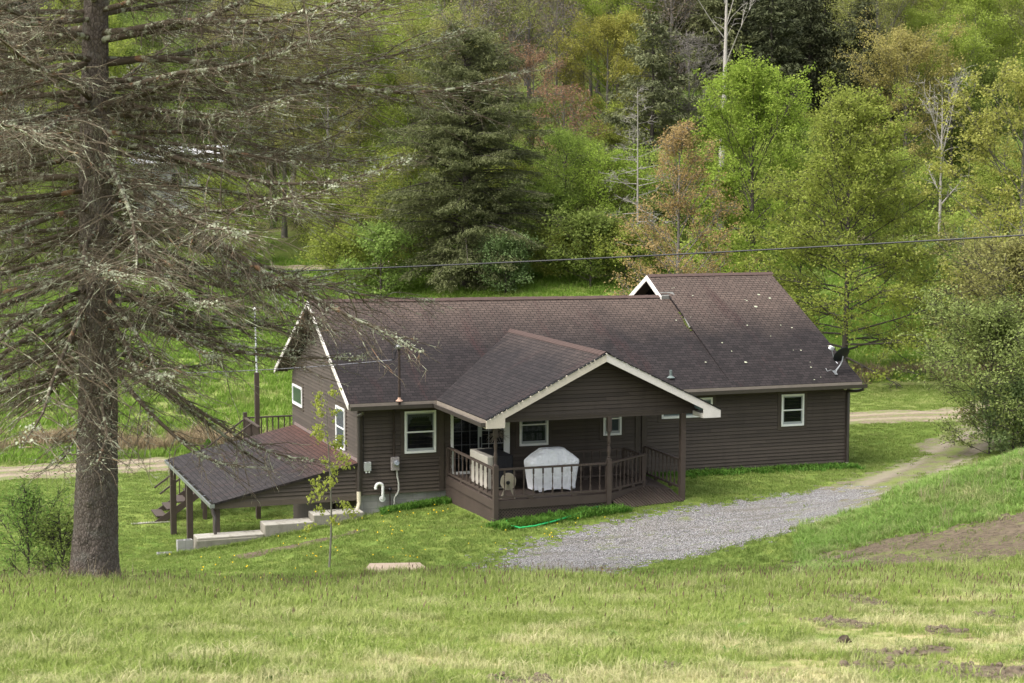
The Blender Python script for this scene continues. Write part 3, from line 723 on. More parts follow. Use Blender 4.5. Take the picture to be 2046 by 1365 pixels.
# windows
def window(W, u0, u1, z0, z1, kind='hung', curtain=None, name='window', fw=.055):
    wd, ht = u1 - u0, z1 - z0
    mb = MB(); cw = .11
    wbox(mb, W, u0 - cw, u0, z0 - cw, z1 + cw, .0, .034); wbox(mb, W, u1, u1 + cw, z0 - cw, z1 + cw, .0, .034)
    wbox(mb, W, u0, u1, z1, z1 + cw, .0, .034); wbox(mb, W, u0, u1, z0 - cw, z0, .0, .034)
    root = mb.build(name, M_brown, house)
    mb = MB(); n0, n1 = .0, .06
    wbox(mb, W, u0, u0 + fw, z0, z1, n0, n1); wbox(mb, W, u1 - fw, u1, z0, z1, n0, n1); wbox(mb, W, u0 + fw, u1 - fw, z1 - fw, z1, n0, n1); wbox(mb, W, u0 + fw, u1 - fw, z0, z0 + fw * 1.1, n0, n1 + .012)
    mb.build('frame', M_vinyl, root)
    zm = z0 + ht * .5; s = .035
    mb = MB()
    if kind == 'hung':
        for a, b, n in ((z0 + fw, zm, .044), (zm, z1 - fw, .05)):
            wbox(mb, W, u0 + fw, u0 + fw + s, a, b, .026, n); wbox(mb, W, u1 - fw - s, u1 - fw, a, b, .026, n)
        wbox(mb, W, u0 + fw, u1 - fw, z0 + fw, z0 + fw + .075, .026, .045); wbox(mb, W, u0 + fw, u1 - fw, z1 - fw - s, z1 - fw, .026, .05)
        mb.build('sash', M_sash, root); mb = MB()
        wbox(mb, W, u0 + fw * .8, u1 - fw * .8, zm - .018, zm + .02, .026, .056); mb.build('meeting_rail', M_vinyl, root)
    else:
        wbox(mb, W, u0 + fw, u1 - fw, z0 + fw, z0 + fw + s, .026, .045); wbox(mb, W, u0 + fw, u1 - fw, z1 - fw - s, z1 - fw, .026, .045)
        mb.build('sash', M_sash, root)
    a, b, c, d = u0 + fw - .01, u1 - fw + .01, z0 + fw - .01, z1 - fw + .01
    MB().poly([W.p(a, c, .031), W.p(b, c, .031), W.p(b, d, .031), W.p(a, d, .031)]).build('room_shade_backing', M_glassback, root)  # flat black sheet on the siding, painted dark instead of a room
    if curtain:
        curtain(W, a, b, c, d, root)
    MB().poly([W.p(a, c, .042), W.p(b, c, .042), W.p(b, d, .042), W.p(a, d, .042)]).build('pane', M_pane, root)
    return root
def valance(W, a, b, c, d, root):
    mb = MB(); n = 26
    for k in range(n):
        u0, u1 = a + (b - a) * k / n, a + (b - a) * (k + 1) / n; t = abs((k + .5) / n - .5) * 2
        zb_ = d - .12 - .36 * max(0, t - .55) / .45 - .03 * (k % 2); j = .004 * (k % 2)
        mb.poly([W.p(u0, zb_, .033 + j), W.p(u1, zb_, .037 - j), W.p(u1, d, .037 - j), W.p(u0, d, .033 + j)])
    mb.build('lace_valance', M_lace, root)
def pleats(col, top=1.0):
    m = flat('curtain_cloth', col, .9, .3, 12)
    def f(W, a, b, c, d, root):
        mb = MB(); n = 30
        for k in range(n):
            u0, u1 = a + (b - a) * k / n, a + (b - a) * (k + 1) / n; j = .004 * (k % 2)
            mb.poly([W.p(u0, d - (d - c) * top, .033 + j), W.p(u1, d - (d - c) * top, .037 - j), W.p(u1, d, .037 - j), W.p(u0, d, .033 + j)])
        mb.build('curtain', m, root)
    return f
window(FRONT, 1.29, 2.19, 1.085, 2.25, 'hung', valance)
window(FRONT, 12.885, 13.64, 1.285, 2.235)
window(FRONT, 9.0, 10.62, 1.69, 2.25, 'slide', pleats((.16, .2, .19)))
window(FRONT, 4.64, 5.5, 1.12, 2.3, 'hung', pleats((.03, .045, .025), .9))
window(FRONT, 7.18, 7.74, 1.29, 2.25, 'hung', pleats((.03, .06, .05), .95))
window(LEFT, D1 - 2.3, D1 - 1.3, 1.04, 2.2, 'hung', pleats((.2, .21, .23)))
window(LEFT, D1 - 7.78, D1 - 6.5, 1.58, 2.2, 'slide', pleats((.14, .2, .13)))
# sliding door with grids
du0, du1, dz0, dz1 = 2.62, 4.34, .43, 2.42
mb = MB(); wbox(mb, FRONT, du0, du0 + .07, dz0, dz1, 0, .07); wbox(mb, FRONT, du1 - .17, du1, dz0, dz1, 0, .07); wbox(mb, FRONT, du0, du1, dz0, dz0 + .07, 0, .08); wbox(mb, FRONT, du0, du1, dz1 - .06, dz1, 0, .07)
door = mb.build('sliding_door', M_vinyl, house)
mb = MB()
for a, b, nn in ((du0 + .07, 3.42, .045), (3.5, du1 - .17, .06)):
    wd = b - a
    for k in (1, 2): wbox(mb, FRONT, a + wd * k / 3 - .008, a + wd * k / 3 + .008, dz0 + .07, dz1 - .06, nn - .012, nn)
    for k in range(1, 5): z = dz0 + .07 + (dz1 - dz0 - .13) * k / 5; wbox(mb, FRONT, a, b, z - .008, z + .008, nn - .012, nn - .001)
    mb.build('grid', M_sash if nn > .05 else M_lace, door); mb = MB()
mb = MB(); wbox(mb, FRONT, 3.41, 3.52, dz0 + .07, dz1 - .06, .026, .066); mb.build('stile', M_sash, door)
mb = MB(); wbox(mb, FRONT, 3.44, 3.49, 1.15, 1.45, .066, .1); mb.build('handle', M_dark, door)
MB().poly([FRONT.p(du0 + .05, dz0 + .05, .031), FRONT.p(du1 - .1, dz0 + .05, .031), FRONT.p(du1 - .1, dz1 - .05, .031), FRONT.p(du0 + .05, dz1 - .05, .031)]).build('room_shade_backing', M_glassback, door)  # same black backing, room shade painted behind the door glass
MB().poly([FRONT.p(du0 + .05, dz0 + .05, .037), FRONT.p(du1 - .1, dz0 + .05, .037), FRONT.p(du1 - .1, dz1 - .05, .037), FRONT.p(du0 + .05, dz1 - .05, .037)]).build('pane', M_pane, door)

# ------------------------------------------------------------------ porch deck
ZF = .41
DP = [(2.5, -.05), (2.5, -4.04), (5.64, -4.04), (7.1, -3.02), (7.7, -2.0), (7.7, -.05)]
def yfront(x):
    for (xa, ya), (xb, yb) in zip(DP[1:-1], DP[2:]):
        if xa <= x <= xb and xb > xa: return ya + (yb - ya) * (x - xa) / (xb - xa)
    return -.05
mb = MB(); x = 2.5
while x < 7.69:
    x1 = min(x + .138, 7.7); a, b = yfront(x + .001), yfront(x1 - .001); sh = random.random()
    mb.hexa([(x, a, ZF - .03), (x1, b, ZF - .03), (x1, -.05, ZF - .03), (x, -.05, ZF - .03), (x, a, ZF), (x1, b, ZF), (x1, -.05, ZF), (x, -.05, ZF)], sh); x += .144
mb.build('deck_floor', M_deck, house)
mb = MB()
for (xa, ya), (xb, yb) in zip(DP[:4], DP[1:5]):
    t = np.array([xb - xa, yb - ya]); t /= np.linalg.norm(t); n = np.array([t[1], -t[0]])
    if n @ (np.array([(xa + xb) / 2, (ya + yb) / 2]) - (5, -1.5)) < 0: n = -n
    o = n * .02
    mb.bar((xa + o[0], ya + o[1], ZF - .115), (xb + o[0], yb + o[1], ZF - .115), .04, .21)
mb.build('rim_joist', M_deck, house)
def lattice(mb, a, b, z0f, z1, n):
    a = np.array(a, float); b = np.array(b, float); Ln = np.linalg.norm(b - a); t = (b - a) / Ln; n = np.array(n, float)
    for sg in (1, -1):
        u = -1.0
        while u < Ln + 1.0:
            # strip going up along sg from (u, z0) 
            zs = z0f; h = z1 - zs; ua, ub = u, u + sg * h; za, zb_ = zs, z1
            def clip(ua, za, ub, zb_):
                if ua > ub: ua, za, ub, zb_ = ub, zb_, ua, za
                if ub <= 0 or ua >= Ln: return None
                s = (zb_ - za) / (ub - ua)
                if ua < 0: za += s * (0 - ua); ua = 0
                if ub > Ln: zb_ -= s * (ub - Ln); ub = Ln
                return ua, za, ub, zb_
            c = clip(ua, za, ub, zb_)
            if c and c[2] - c[0] > .01:
                off = n * (.004 if sg > 0 else .012)
                P = a + t * c[0] + off; Q = a + t * c[2] + off
                mb.bar((P[0], P[1], c[1]), (Q[0], Q[1], c[3]), .008, .034, up=(-t[0] * sg * .7 + 0, -t[1] * sg * .7, .7))
            u += .085
mb = MB(); lattice(mb, (2.5, 0), (2.5, -4.04), -.5, .2, (-1, 0)); lattice(mb, (2.5, -4.04), (5.64, -4.04), -.5, .2, (0, -1)); mb.build('lattice', M_deck, house)
mb = MB(); mb.box(2.56, 7.0, -3.0, -.1, -.6, .3); mb.box(2.56, 5.5, -3.96, -.1, -.6, .3); mb.build('deck_shade_fill', flat('painted_deck_shade', (.012, .011, .01), 1, .2), house)  # near-black fill behind the lattice, shade under the deck put into colour
# turned posts and railings
SQ = lambda mb, x, y, z0, z1, r: mb.box(x - r, x + r, y - r, y + r, z0, z1)
def turned_post(x, y, name='porch_post'):
    mb = MB(); SQ(mb, x, y, -.15 if y < -3 else ZF, 1.32, .062); SQ(mb, x, y, 2.05, 2.45, .055)
    mb.lathe((x, y, 1.32), [(.062, 0), (.05, .015), (.038, .04), (.05, .06), (.036, .075), (.044, .14), (.052, .22), (.046, .3), (.034, .36), (.046, .375), (.034, .39), (.044, .45), (.05, .52), (.042, .6), (.034, .66), (.048, .68), (.036, .7), (.055, .73)], 12)
    return mb.build(name, M_deck, house, smooth=False)
turned_post(2.52, -4.04); turned_post(5.64, -4.06)
def post(x, y, z0, z1, r=.06, name='post', mat=None): mb = MB(); SQ(mb, x, y, z0, z1, r); return mb.build(name, mat or M_brown, house, bevel=.006)
post(7.75, -4.06, .0, 2.45, .07, 'porch_post', M_deck)
post(7.08, -3.06, .2, 1.24, .05, 'rail_post', M_deck); post(7.02, -1.9, ZF, 1.2, .05, 'rail_post', M_deck); post(2.52, -.1, ZF, 1.2, .045, 'rail_post', M_deck); post(7.66, -1.85, ZF, 1.22, .045, 'rail_post', M_deck)
BALU = None
def baluster_mesh(h):
    mb = MB(); SQ(mb, 0, 0, 0, .16 * h / .7, .019); SQ(mb, 0, 0, .54 * h / .7, h, .019)
    k = h / .7; mb.lathe((0, 0, .16 * k), [(.018, 0), (.011, .012), (.016, .03), (.011, .045), (.016, .1), (.019, .17), (.015, .25), (.011, .3), (.017, .33), (.011, .35), (.018, .38 * k)], 8)
    return mb
b0 = baluster_mesh(.7).build('baluster', M_deck, None); bal_me = b0.data; bpy.data.objects.remove(b0)
def railing(a, b, za=ZF, zb=ZF, n=8, top=.80, low=.085, name='railing'):
    a = np.array(a, float); b = np.array(b, float); mb = MB()
    mb.bar((*a, za + top), (*b, zb + top), .085, .045); mb.bar((*a, za + low), (*b, zb + low), .06, .05)
    for u in (.3, .7): p = a + (b - a) * u; z = za + (zb - za) * u; mb.bar((*(p - (b - a) / np.linalg.norm(b - a) * .07), z + .03), (*(p + (b - a) / np.linalg.norm(b - a) * .07), z + .03), .05, .06)
    for p, z in ((a, za), (b, zb)): SQ(mb, p[0], p[1], z + low, z + top, .02)
    rl = mb.build(name, M_deck, house)
    for k in range(n):
        u = (k + .7) / (n + .4); p = a + (b - a) * u; z = za + (zb - za) * u
        o = bpy.data.objects.new('baluster', bal_me); C.objects.link(o); o.parent = rl; o.location = (p[0], p[1], z + low); o.scale = (1, 1, (top - low) / .7)
        o.rotation_euler = (0, 0, math.atan2(b[1] - a[1], b[0] - a[0]))
    return rl
railing((2.52, -.14), (2.52, -3.98), n=11); railing((2.58, -4.04), (5.58, -4.04), n=11); railing((5.69, -4.0), (7.04, -3.1), n=8)
railing((7.05, -3.0), (7.02, -1.95), n=5); railing((7.67, -1.9), (7.75, -4.0), ZF, .36, n=9, top=.82); railing((5.4, -1.9), (6.97, -1.9), n=6)
# ramp boards running down to the drive
mb = MB(); mb.hexa([(7.1, -2.0, .33), (7.72, -2.0, .33), (7.72, -3.55, .24), (7.1, -3.1, .3), (7.1, -2.0, .405), (7.72, -2.0, .405), (7.72, -3.55, .3), (7.1, -3.1, .38)]); mb.build('ramp', M_deck, house)
mb = MB(); n = 21
for k in range(n):
    u = (k + .5) / n
    if u < .68: v = u / .68; ax, ay, za = 5.72 + 1.38 * v, -4.07 + .95 * v, .22 + .14 * v
    else: v = (u - .68) / .32; ax, ay, za = 7.1 + .62 * v, -3.12 - .45 * v, .36 - .08 * v
    bx, by = 5.86 + 1.84 * u, -4.42 + .1 * u; zb_ = float(zt(*h2w(bx, by))) + .02
    mb.bar((ax, ay, za), (bx, by, zb_), .062, .03)
mb.build('ramp_skirt', sidingmat('weathered_boards', (.05, .036, .029)), house)
MB().poly([(5.7, -4.0, .18), (7.1, -3.0, .3), (7.74, -3.4, .2), (7.74, -4.25, .0), (5.8, -4.35, -.1)]).build('ramp_shade_sheet', flat('painted_gap_shade', (.008, .007, .006), 1, .2), house)  # added black sheet, paints the shade seen between the skirt boards

# ------------------------------------------------------------------ lean-to
LW, LYL, LZ, LZE = 3.97, 7.6, .925, .05
mb = MB(); P = [(0, -.12, LZ), (0, LYL, LZ), (-LW, LYL, LZE), (-LW, -.12, LZE)]; ls = math.hypot(LW, LZ - LZE)
mb.slab(P, .06, [(-.12, ls + .1), (LYL, ls + .1), (LYL, .1), (-.12, .1)]); mb.build('lean_to_roof', M_roof2, house)
mb = MB(); mb.bar((-.03, -.1, LZ + .04), (-.03, LYL, LZ + .04), .02, .09); mb.build('lean_to_flashing', flat('pinkish_flashing', (.2, .15, .14), .6, .2), house)
LF = Wall((-LW, -.02, 0), (1, 0, 0), (0, -1, 0)); mb = MB(); zl = lambda u: LZE + (LZ - LZE) * u / LW
siding(mb, LF, .02, .85, lambda z: max(.1, (z + .08 - LZE) / (LZ - LZE) * LW), K(LW - .1), .102)
wbox(mb, LF, .02, LW - .1, -.12, .02, -.08, .034); wbox(mb, LF, LW - .1, LW - .0, -.1, .84, -.02, .034)
a, b = LF.p(.0, LZE - .09, .02), LF.p(LW, LZ - .1, .02); mb.bar(a, b, .04, .09)
mb.poly([LF.p(0, -.1, -.02), LF.p(LW, -.1, -.02), LF.p(LW, .84, -.02), LF.p(0, .0, -.02)][::-1]); mb.build('lean_to_gable', M_side, house)
mb = MB(); gutter(mb, (-LW + .02, -.14, LZE - .02), (-LW + .02, LYL, LZE - .02), (-1, 0, 0))
for k in range(9):
    y = .3 + k * .85; mb.bar((-LW + .02, y, LZE - .01), (-LW - .1, y, LZE - .01), .03, .01)
mb.build('lean_to_gutter', M_metal, house)
mb = MB(); mb.bar((-LW + .12, -.02, -.1), (-LW + .12, LYL, -.1), .09, .18); mb.build('lean_to_beam', M_brown, house)
for y, z0 in ((7.35, -2.3), (4.35, -2.25), (.1, -.78)): post(-LW + .1, y, z0, -.15, .085, 'lean_to_post', M_brown)
mb = MB(); mb.tube([(-LW - .05, -.1, -.07), (-LW - .03, -.12, -.2), (-LW + .02, -.16, -.35), (-LW + .0, -.2, -.5), (-LW + .02, -.2, -.84)], .045, 8); mb.build('downspout', M_gutter, house, smooth=True)
mb = MB(); wbox(mb, LEFT, D1 - 1.75, D1 - .85, -2.25, -.2, .028, .034); mb.build('doorway_shade', flat('painted_doorway_dark', (.01, .009, .009), .6, .2), house)  # near-black panel on the siding, paints the shade inside a door opening
post(-.06, 2.6, -2.3, -.1, .06, 'lean_to_post')

# back porch: corner posts, rail, stairs going down to the yard
mb = MB(); mb.box(-1.1, 3, D1 + .03, D1 + 2.4, -.3, -.1); bp = mb.build('back_deck', M_deck, house)
def bpart(name, fn): mb = MB(); fn(mb); return mb.build(name, M_deck, bp)
bpart('post', lambda mb: SQ(mb, -.95, D1 + .9, -2.3, 2.45, .07)); bpart('post', lambda mb: SQ(mb, -1.05, D1 + 2.35, -2.3, 1.0, .06))
bpart('post', lambda mb: SQ(mb, -2.45, D1 + 2.35, -2.35, -.0, .06)); bpart('post', lambda mb: SQ(mb, -2.6, D1 + 1.2, -2.35, -.1, .06))
def rails(mb):
    for y in (D1 + 2.35,):
        mb.bar((-1.05, y, .82), (3, y, .82), .08, .045); mb.bar((-1.05, y, 0), (3, y, 0), .06, .05)
    mb.bar((-1.05, D1 + .1, .82), (-1.05, D1 + 2.35, .82), .08, .045); mb.bar((-1.05, D1 + .1, 0), (-1.05, D1 + 2.35, 0), .06, .05)
    for k in range(14): SQ(mb, -1.05, D1 + .2 + k * .155, -.05, .82, .018)
    for k in range(20): SQ(mb, -.9 + k * .19, D1 + 2.35, -.05, .82, .018)
    for y in (D1 + 1.2, D1 + 2.35):
        mb.bar((-1.05, y, .8), (-4.0, y, -1.3), .06, .05); mb.bar((-1.05, y, -.25), (-4.2, y, -2.3), .05, .2)
        for k in range(8): u = k / 9; SQ(mb, -1.1 - 2.7 * u, y, -.3 - 1.9 * u, .75 - 1.95 * u, .018)
bpart('stair_rail', rails)
def treads(mb):
    for k in range(9): mb.box(-1.4 - k * .34, -1.08 - k * .34, D1 + 1.2, D1 + 2.35, -.36 - k * .21, -.32 - k * .21)
bpart('tread', treads)

# ------------------------------------------------------------------ things on and around the house (house frame -> world)
def hthing(name, label, cat, x, y, z, rz=0, group=None):
    X, Y = h2w(x, y); o = empty(name, (X, Y, z), HA + rz); tag(o, label, cat, group); return o
# stepped retaining wall of cast concrete
rw = hthing('retaining_wall', 'stepped grey concrete retaining wall running out beside the lean-to', 'wall', 0, 0, 0)
def rwpart(name, *bx, mat=M_conc):
    mb = MB()
    for b in bx: mb.box(*b)
    o = mb.build(name, mat, rw, bevel=.025); return o
rwpart('wall_step', (-4.5, -2.72, -.56, .02, -2.4, -.76)); rwpart('wall_step', (-2.72, -1.4, -.6, .03, -2.4, -.52)); rwpart('wall_step', (-1.4, -.02, -.62, .04, -2.4, -.34))
rwpart('wall_cap_edge', (-4.52, -2.9, -.6, -.56, -1.05, -.82), mat=M_concd)
slab = hthing('concrete_pad', 'low pale concrete pad lying on the grass under the lean-to', 'pad', 0, 0, 0)
MB().box(-4.3, -1.6, .3, 3.4, -2.5, -2.12).build('pad_slab', M_conc, slab)
def cinder(name, label, x, y, z, n, rz=0):
    o = hthing(name, label, 'block', x, y, z, rz); mb = MB()
    mb.box(0, .4, 0, .03, 0, .2); mb.box(0, .4, .17, .2, 0, .2)
    for xx in (0, .185, .37): mb.box(xx, xx + .03, .03, .17, 0, .2)
    mb.build('block_shell', M_block, o); MB().box(.03, .37, .03, .17, .0, .1).build('hollow', M_concd, o); return o
zz = -.87
cinder('cinder_block', 'upper grey hollow block of the short stack at the end of the retaining wall', -5.0, -.55, -1.0, 1, .05)
cinder('cinder_block', 'lower grey hollow block, bottom of the short stack at the end of the retaining wall', -5.0, -.56, -1.205, 1, .02)
cinder('cinder_block', 'single grey hollow block half sunk in the grass left of the concrete wall', -5.55, -.6, float(zt(*h2w(-5.4, -.5))) - .08, 1, -.1)
pad2 = hthing('stone_slab', 'small square concrete landing at the foot of the back stairs', 'slab', -4.3, D1 + 1.8, -2.3)
MB().box(-.6, .6, -.7, .7, -.2, .12).build('slab_top', M_conc, pad2)

# electric meter, mast and conduit
me_ = hthing('electric_meter', 'grey electric meter box with round glass dial on the brown wall', 'meter', 1.0, -.03, .85)
MB().box(-.11, .11, -.13, 0, -.2, .17).build('meter_box', flat('meter_grey', (.3, .27, .26), .5, .15), me_, bevel=.01)
mb = MB(); mb.tube([(.01, -.13, .02), (.01, -.17, .02), (.01, -.22, .02), (.01, -.235, .02)], [.085, .085, .08, .06], 18); mb.build('meter_ring', M_metal, me_, smooth=True)
mb = MB(); mb.tube([(.01, -.235, .02), (.01, -.25, .02)], [.06, .055], 18); mb.build('meter_dial', flat('meter_glass', (.35, .38, .45), .1, .3, 30, .6), me_, smooth=True)
sm_ = hthing('service_mast', 'rusty brown service mast rising through the roof edge above the meter', 'mast', 1.0, -.62, 0)
mb = MB(); mb.tube([(-.02, .52, 1.02), (-.02, .52, 2.35)], .03, 8); mb.tube([(-.02, 0.0, 2.45), (-.02, 0.0, 4.05)], .035, 8); mb.tube([(-.02, .52, 2.35), (-.02, .0, 2.45)], .03, 8); mb.build('mast_pipe', M_rust, sm_, smooth=True)
MB().box(-.06, .02, .48, .56, 1.7, 1.73).build('clamp', M_rust, sm_)
mb = MB(); mb.lathe((-.05, 0, 4.02), [(.035, 0), (.06, .02), (.075, .07), (.05, .11), (.015, .13)], 12); mb.build('weatherhead', M_metal, sm_, smooth=True)
mb = MB(); mb.lathe((-.02, 0, 2.62), [(.1, 0), (.09, .02), (.045, .05), (.036, .1)], 10); mb.build('roof_boot', flat('cracked_boot', (.42, .27, .2), .8, .4, 10), sm_, smooth=True)
mb = MB()
for k in range(3): mb.tube([(-.08, -.02 + .02 * k, 4.08), (-.14, -.03, 3.95 - .03 * k), (-.15, -.02, 3.75), (-.25, -.0, 3.72 + .03 * k)], .011, 5)
mb.build('drip_loop', M_dark, sm_)
co = hthing('wall_conduit', 'pale curved conduit running from the meter down to the ground', 'conduit', 1.05, -.08, 0)
MB().tube([(0, -.02, .65), (.01, -.02, .5), (.05, -.02, .3), (.05, -.03, .1), (.0, -.02, -.02), (-.06, .0, -.1), (-.07, 0, -.3)], .024, 8).build('conduit_pipe', flat('pale_conduit', (.42, .42, .38), .6, .15), co, smooth=True)
jb = hthing('junction_box', 'small grey junction box low on the wall beside the corner board', 'utility box', .23, -.03, .79)
MB().box(-.095, .095, -.1, 0, -.12, .13).build('box_cover', flat('box_grey', (.36, .37, .36), .5, .08), jb, bevel=.012)
MB().tube([(-.1, -.03, .13), (-.1, -.03, 1.6)], .008, 5).build('cable', M_dark, jb)
mb = MB(); mb.box(-.06, -.02, -.08, -.02, -.17, -.12); mb.box(.02, .06, -.08, -.02, -.17, -.12); mb.build('cable_gland', M_vinyl, jb)
pv = hthing('vent_pipe', 'white plastic pipe bent over like a cane at the foundation', 'pipe', .55, -.07, 0)
a = [(math.pi * k / 8) for k in range(9)]
MB().tube([(.09, .06, -.12), (.09, -.06, -.1), (.09, -.07, -.02), (.09, -.07, .2)] + [(-.01 + .1 * math.cos(t), -.07, .22 + .1 * math.sin(t)) for t in a] + [(-.11, -.07, .17)], .042, 12).build('pipe_bend', M_vinyl, pv, smooth=True)
mb = MB(); mb.tube([(.09, .0, -.12), (.09, -.03, -.12)], .085, 16); mb.build('wall_flange', M_vinyl, pv, smooth=True)
gp = hthing('gas_pipe', 'rusty gas riser pipe with a black regulator beside the white vent pipe', 'pipe', .86, -.08, 0)
MB().tube([(0, 0, -.45), (0, 0, .1), (0, 0, .13), (-.2, 0, .14)], .017, 8).build('riser', M_rust, gp, smooth=True)
MB().lathe((0, -.01, .08), [(.02, 0), (.055, .02), (.06, .06), (.03, .1)], 10).build('regulator', M_dark, gp, smooth=True)
vp = hthing('roof_vent', 'short grey plumbing vent pipe low on the roof right of the porch', 'vent', 9.25, -.1, z_right(-.1))
MB().lathe((0, 0, 0), [(.12, 0), (.06, .05), (.04, .06), (.04, .22)], 10).build('vent_stack', flat('lead_grey', (.13, .16, .15), .6, .2), vp, smooth=True)
li = hthing('wall_lamp', 'small round white lamp under the eave at the far right corner', 'lamp', 15.0, -.06, 2.37)
MB().lathe((0, -.03, -.07), [(.02, 0), (.06, .03), (.075, .07), (.06, .11), (.02, .14)], 14).build('globe', flat('lamp_glass', (.6, .58, .5), .3, .05), li, smooth=True)
MB().box(-.04, .04, -.02, .05, .05, .1).build('lamp_base', M_brown, li)

# satellite dish
dx, dy = 14.55, -.28
sd_ = hthing('satellite_dish', 'black backed satellite dish on a bent grey mast at the roof corner', 'satellite dish', dx, dy, z_right(dy))
MB().tube([(0, 0, 0), (.02, .0, .12), (.16, .0, .3), (.22, .0, .42), (.24, .0, .55)], .022, 8).build('mast', M_metal, sd_, smooth=True)
mb = MB(); mb.bar((-.02, -.1, .02), (-.02, .1, .12), .08, .012); mb.tube([(.02, 0, .1), (-.2, -.05, .16), (-.28, .0, .12), (-.3, .06, .2)], .008, 5); mb.tube([(.16, 0, .3), (.1, .22, .1)], .01, 6); mb.build('mount_foot', M_metal, sd_)
# dish bowl: back shows towards the viewer, axis points up, left and away
ax = np.array([-.22, .80, .52]); ax /= np.linalg.norm(ax); cx = np.array([.22, .02, .58]); e1 = np.cross(ax, (0, 0, 1)); e1 /= np.linalg.norm(e1); e2_ = np.cross(e1, ax)
mb = MB(); nr, na = 6, 28
ring = lambda r, off: [tuple(cx + ax * (off + .28 * r * r) + e1 * r * math.cos(6.283 * k / na) * 1.0 + e2_ * r * math.sin(6.283 * k / na) * .9) for k in range(na)]
for i in range(nr):
    a_, b_ = ring(.29 * i / nr, 0), ring(.29 * (i + 1) / nr, 0)
    for k in range(na): mb.poly([a_[k], b_[k], b_[(k + 1) % na], a_[(k + 1) % na]])
a_, b_ = ring(.29, 0), ring(.303, .012)
for k in range(na): mb.poly([a_[k], b_[k], b_[(k + 1) % na], a_[(k + 1) % na]])
mb.build('reflector', flat('dish_black', (.012, .014, .018), .4, .1), sd_, smooth=True)
p = cx + ax * .42 - e2_ * .05 - e1 * .06
MB().tube([cx - e2_ * .32, cx - e2_ * .3 + ax * .2, p], .014, 6).build('feed_arm', M_metal, sd_)
mb = MB(); mb.box(-.07, .07, -.05, .05, -.06, .06); mb.box(-.11, -.05, -.04, .04, -.04, .05); o = mb.build('receiver', flat('receiver_white', (.75, .76, .78), .4, .03), sd_, bevel=.015); o.location = tuple(p); o.rotation_euler = (.4, .3, .5)

# grill under a fitted white cover
gr = hthing('covered_grill', 'barbecue grill under a white fitted cover on the porch deck', 'grill', 4.42, -3.1, ZF)
def loft(mb, secs, n=64):
    """secs: (z, half x, half y, squareness) rings with cloth folds"""
    rings = []
    for z, hx, hy, fold in secs:
        rr = []
        for k in range(n):
            t = 2 * math.pi * k / n; c, s_ = math.cos(t), math.sin(t); q = 2.0 / 5.5
            x = hx * math.copysign(abs(c) ** q, c); y = hy * math.copysign(abs(s_) ** q, s_); f = 1 + fold * (math.sin(9 * t + 2 * z) * .6 + math.sin(17 * t + 5 * z) * .4)
            rr.append((x * f, y * f, z + fold * .3 * math.sin(7 * t)))
        rings.append(rr)
    i = len(mb.v)
    for r in rings: mb.v += r
    for a in range(len(rings) - 1):
        for k in range(n): mb.f.append((i + a * n + k, i + a * n + (k + 1) % n, i + (a + 1) * n + (k + 1) % n, i + (a + 1) * n + k)); mb.sh.append(.5)
    mb.f.append(tuple(i + (len(rings) - 1) * n + k for k in range(n))); mb.sh.append(.5)
def clothmat(name, c):
    m, t, out = newmat(name); g = G(t); o = g.obj()
    h = g.math('ADD', g.math('MULTIPLY', g.noise(g.map(o, (1.2, 1.2, .35)), 5, 4, .6), 2.2), g.noise(g.map(o, (1, 1, 1), (0, 0, 0), (.5, .6, 0)), 8, 3))
    g.bsdf(out, g.mix(g.noise(o, 3, 4, .7), tuple(x * .9 for x in c), c), .75, g.bump(h, 1.0, .05), .2); return m
mb = MB(); loft(mb, [(.05, .58, .3, .085), (.1, .585, .3, .08), (.2, .6, .3, .07), (.3, .62, .31, .06), (.42, .64, .315, .05), (.55, .66, .32, .04), (.72, .7, .33, .022), (.78, .71, .335, .01), (.82, .7, .33, .004), (.95, .55, .29, .006), (1.08, .37, .2, .004), (1.12, .33, .17, .002), (1.135, .27, .12, .0)])
mb.build('cover', clothmat('white_cover_cloth', (.88, .88, .9)), gr, smooth=True)
mb = MB(); 
for x in (-.42, .42):
    for y in (-.2, .2): mb.tube([(x, y - .02, .045), (x, y + .02, .045)], .045, 10)
mb.build('wheel', M_dark, gr)
MB().tube([(-.62, -.34, .45), (-.66, -.36, .4), (-.64, -.36, .1)], .012, 5).build('strap', M_dark, gr)
# storage cabinet with a black cover pulled half way
sb = hthing('patio_cabinet', 'cream storage box half hidden by a black sheet behind the porch rail', 'storage box', 3.12, -1.9, ZF)
MB().box(-.33, .31, -.72, .72, .03, .9).build('cabinet_body', flat('cream_plastic', (.5, .465, .4), .6, .08), sb, bevel=.02)
mb = MB(); n = 14
def bs(u, z): return (.36 * 1, 0, 0)
for i in range(n):
    y0, y1 = -.79 + 1.3 * i / n, -.79 + 1.3 * (i + 1) / n; j0, j1 = .012 * (i % 2), .012 * ((i + 1) % 2)
    mb.poly([(-.2 - .1 * y0 * .5, y0, .915), (.36 + j0, y0, .915), (.36 + j1, y1, .915), (-.2 - .1 * y1 * .5, y1, .915)]); mb.poly([(.36 + j0, y0, .915), (.38 + 2 * j0, y0, .08), (.38 + 2 * j1, y1, .08), (.36 + j1, y1, .915)])
for i in range(8):
    x0, x1 = -.18 + .55 * i / 8, -.18 + .55 * (i + 1) / 8; j0, j1 = .014 * (i % 2), .014 * ((i + 1) % 2)
    mb.poly([(x0, -.775 - j0, .08), (x1, -.775 - j1, .08), (x1, -.77, .915), (x0, -.77, .915)])
mb.build('black_sheet', flat('black_sheet_cloth', (.014, .014, .017), .7, .3, 9), sb)
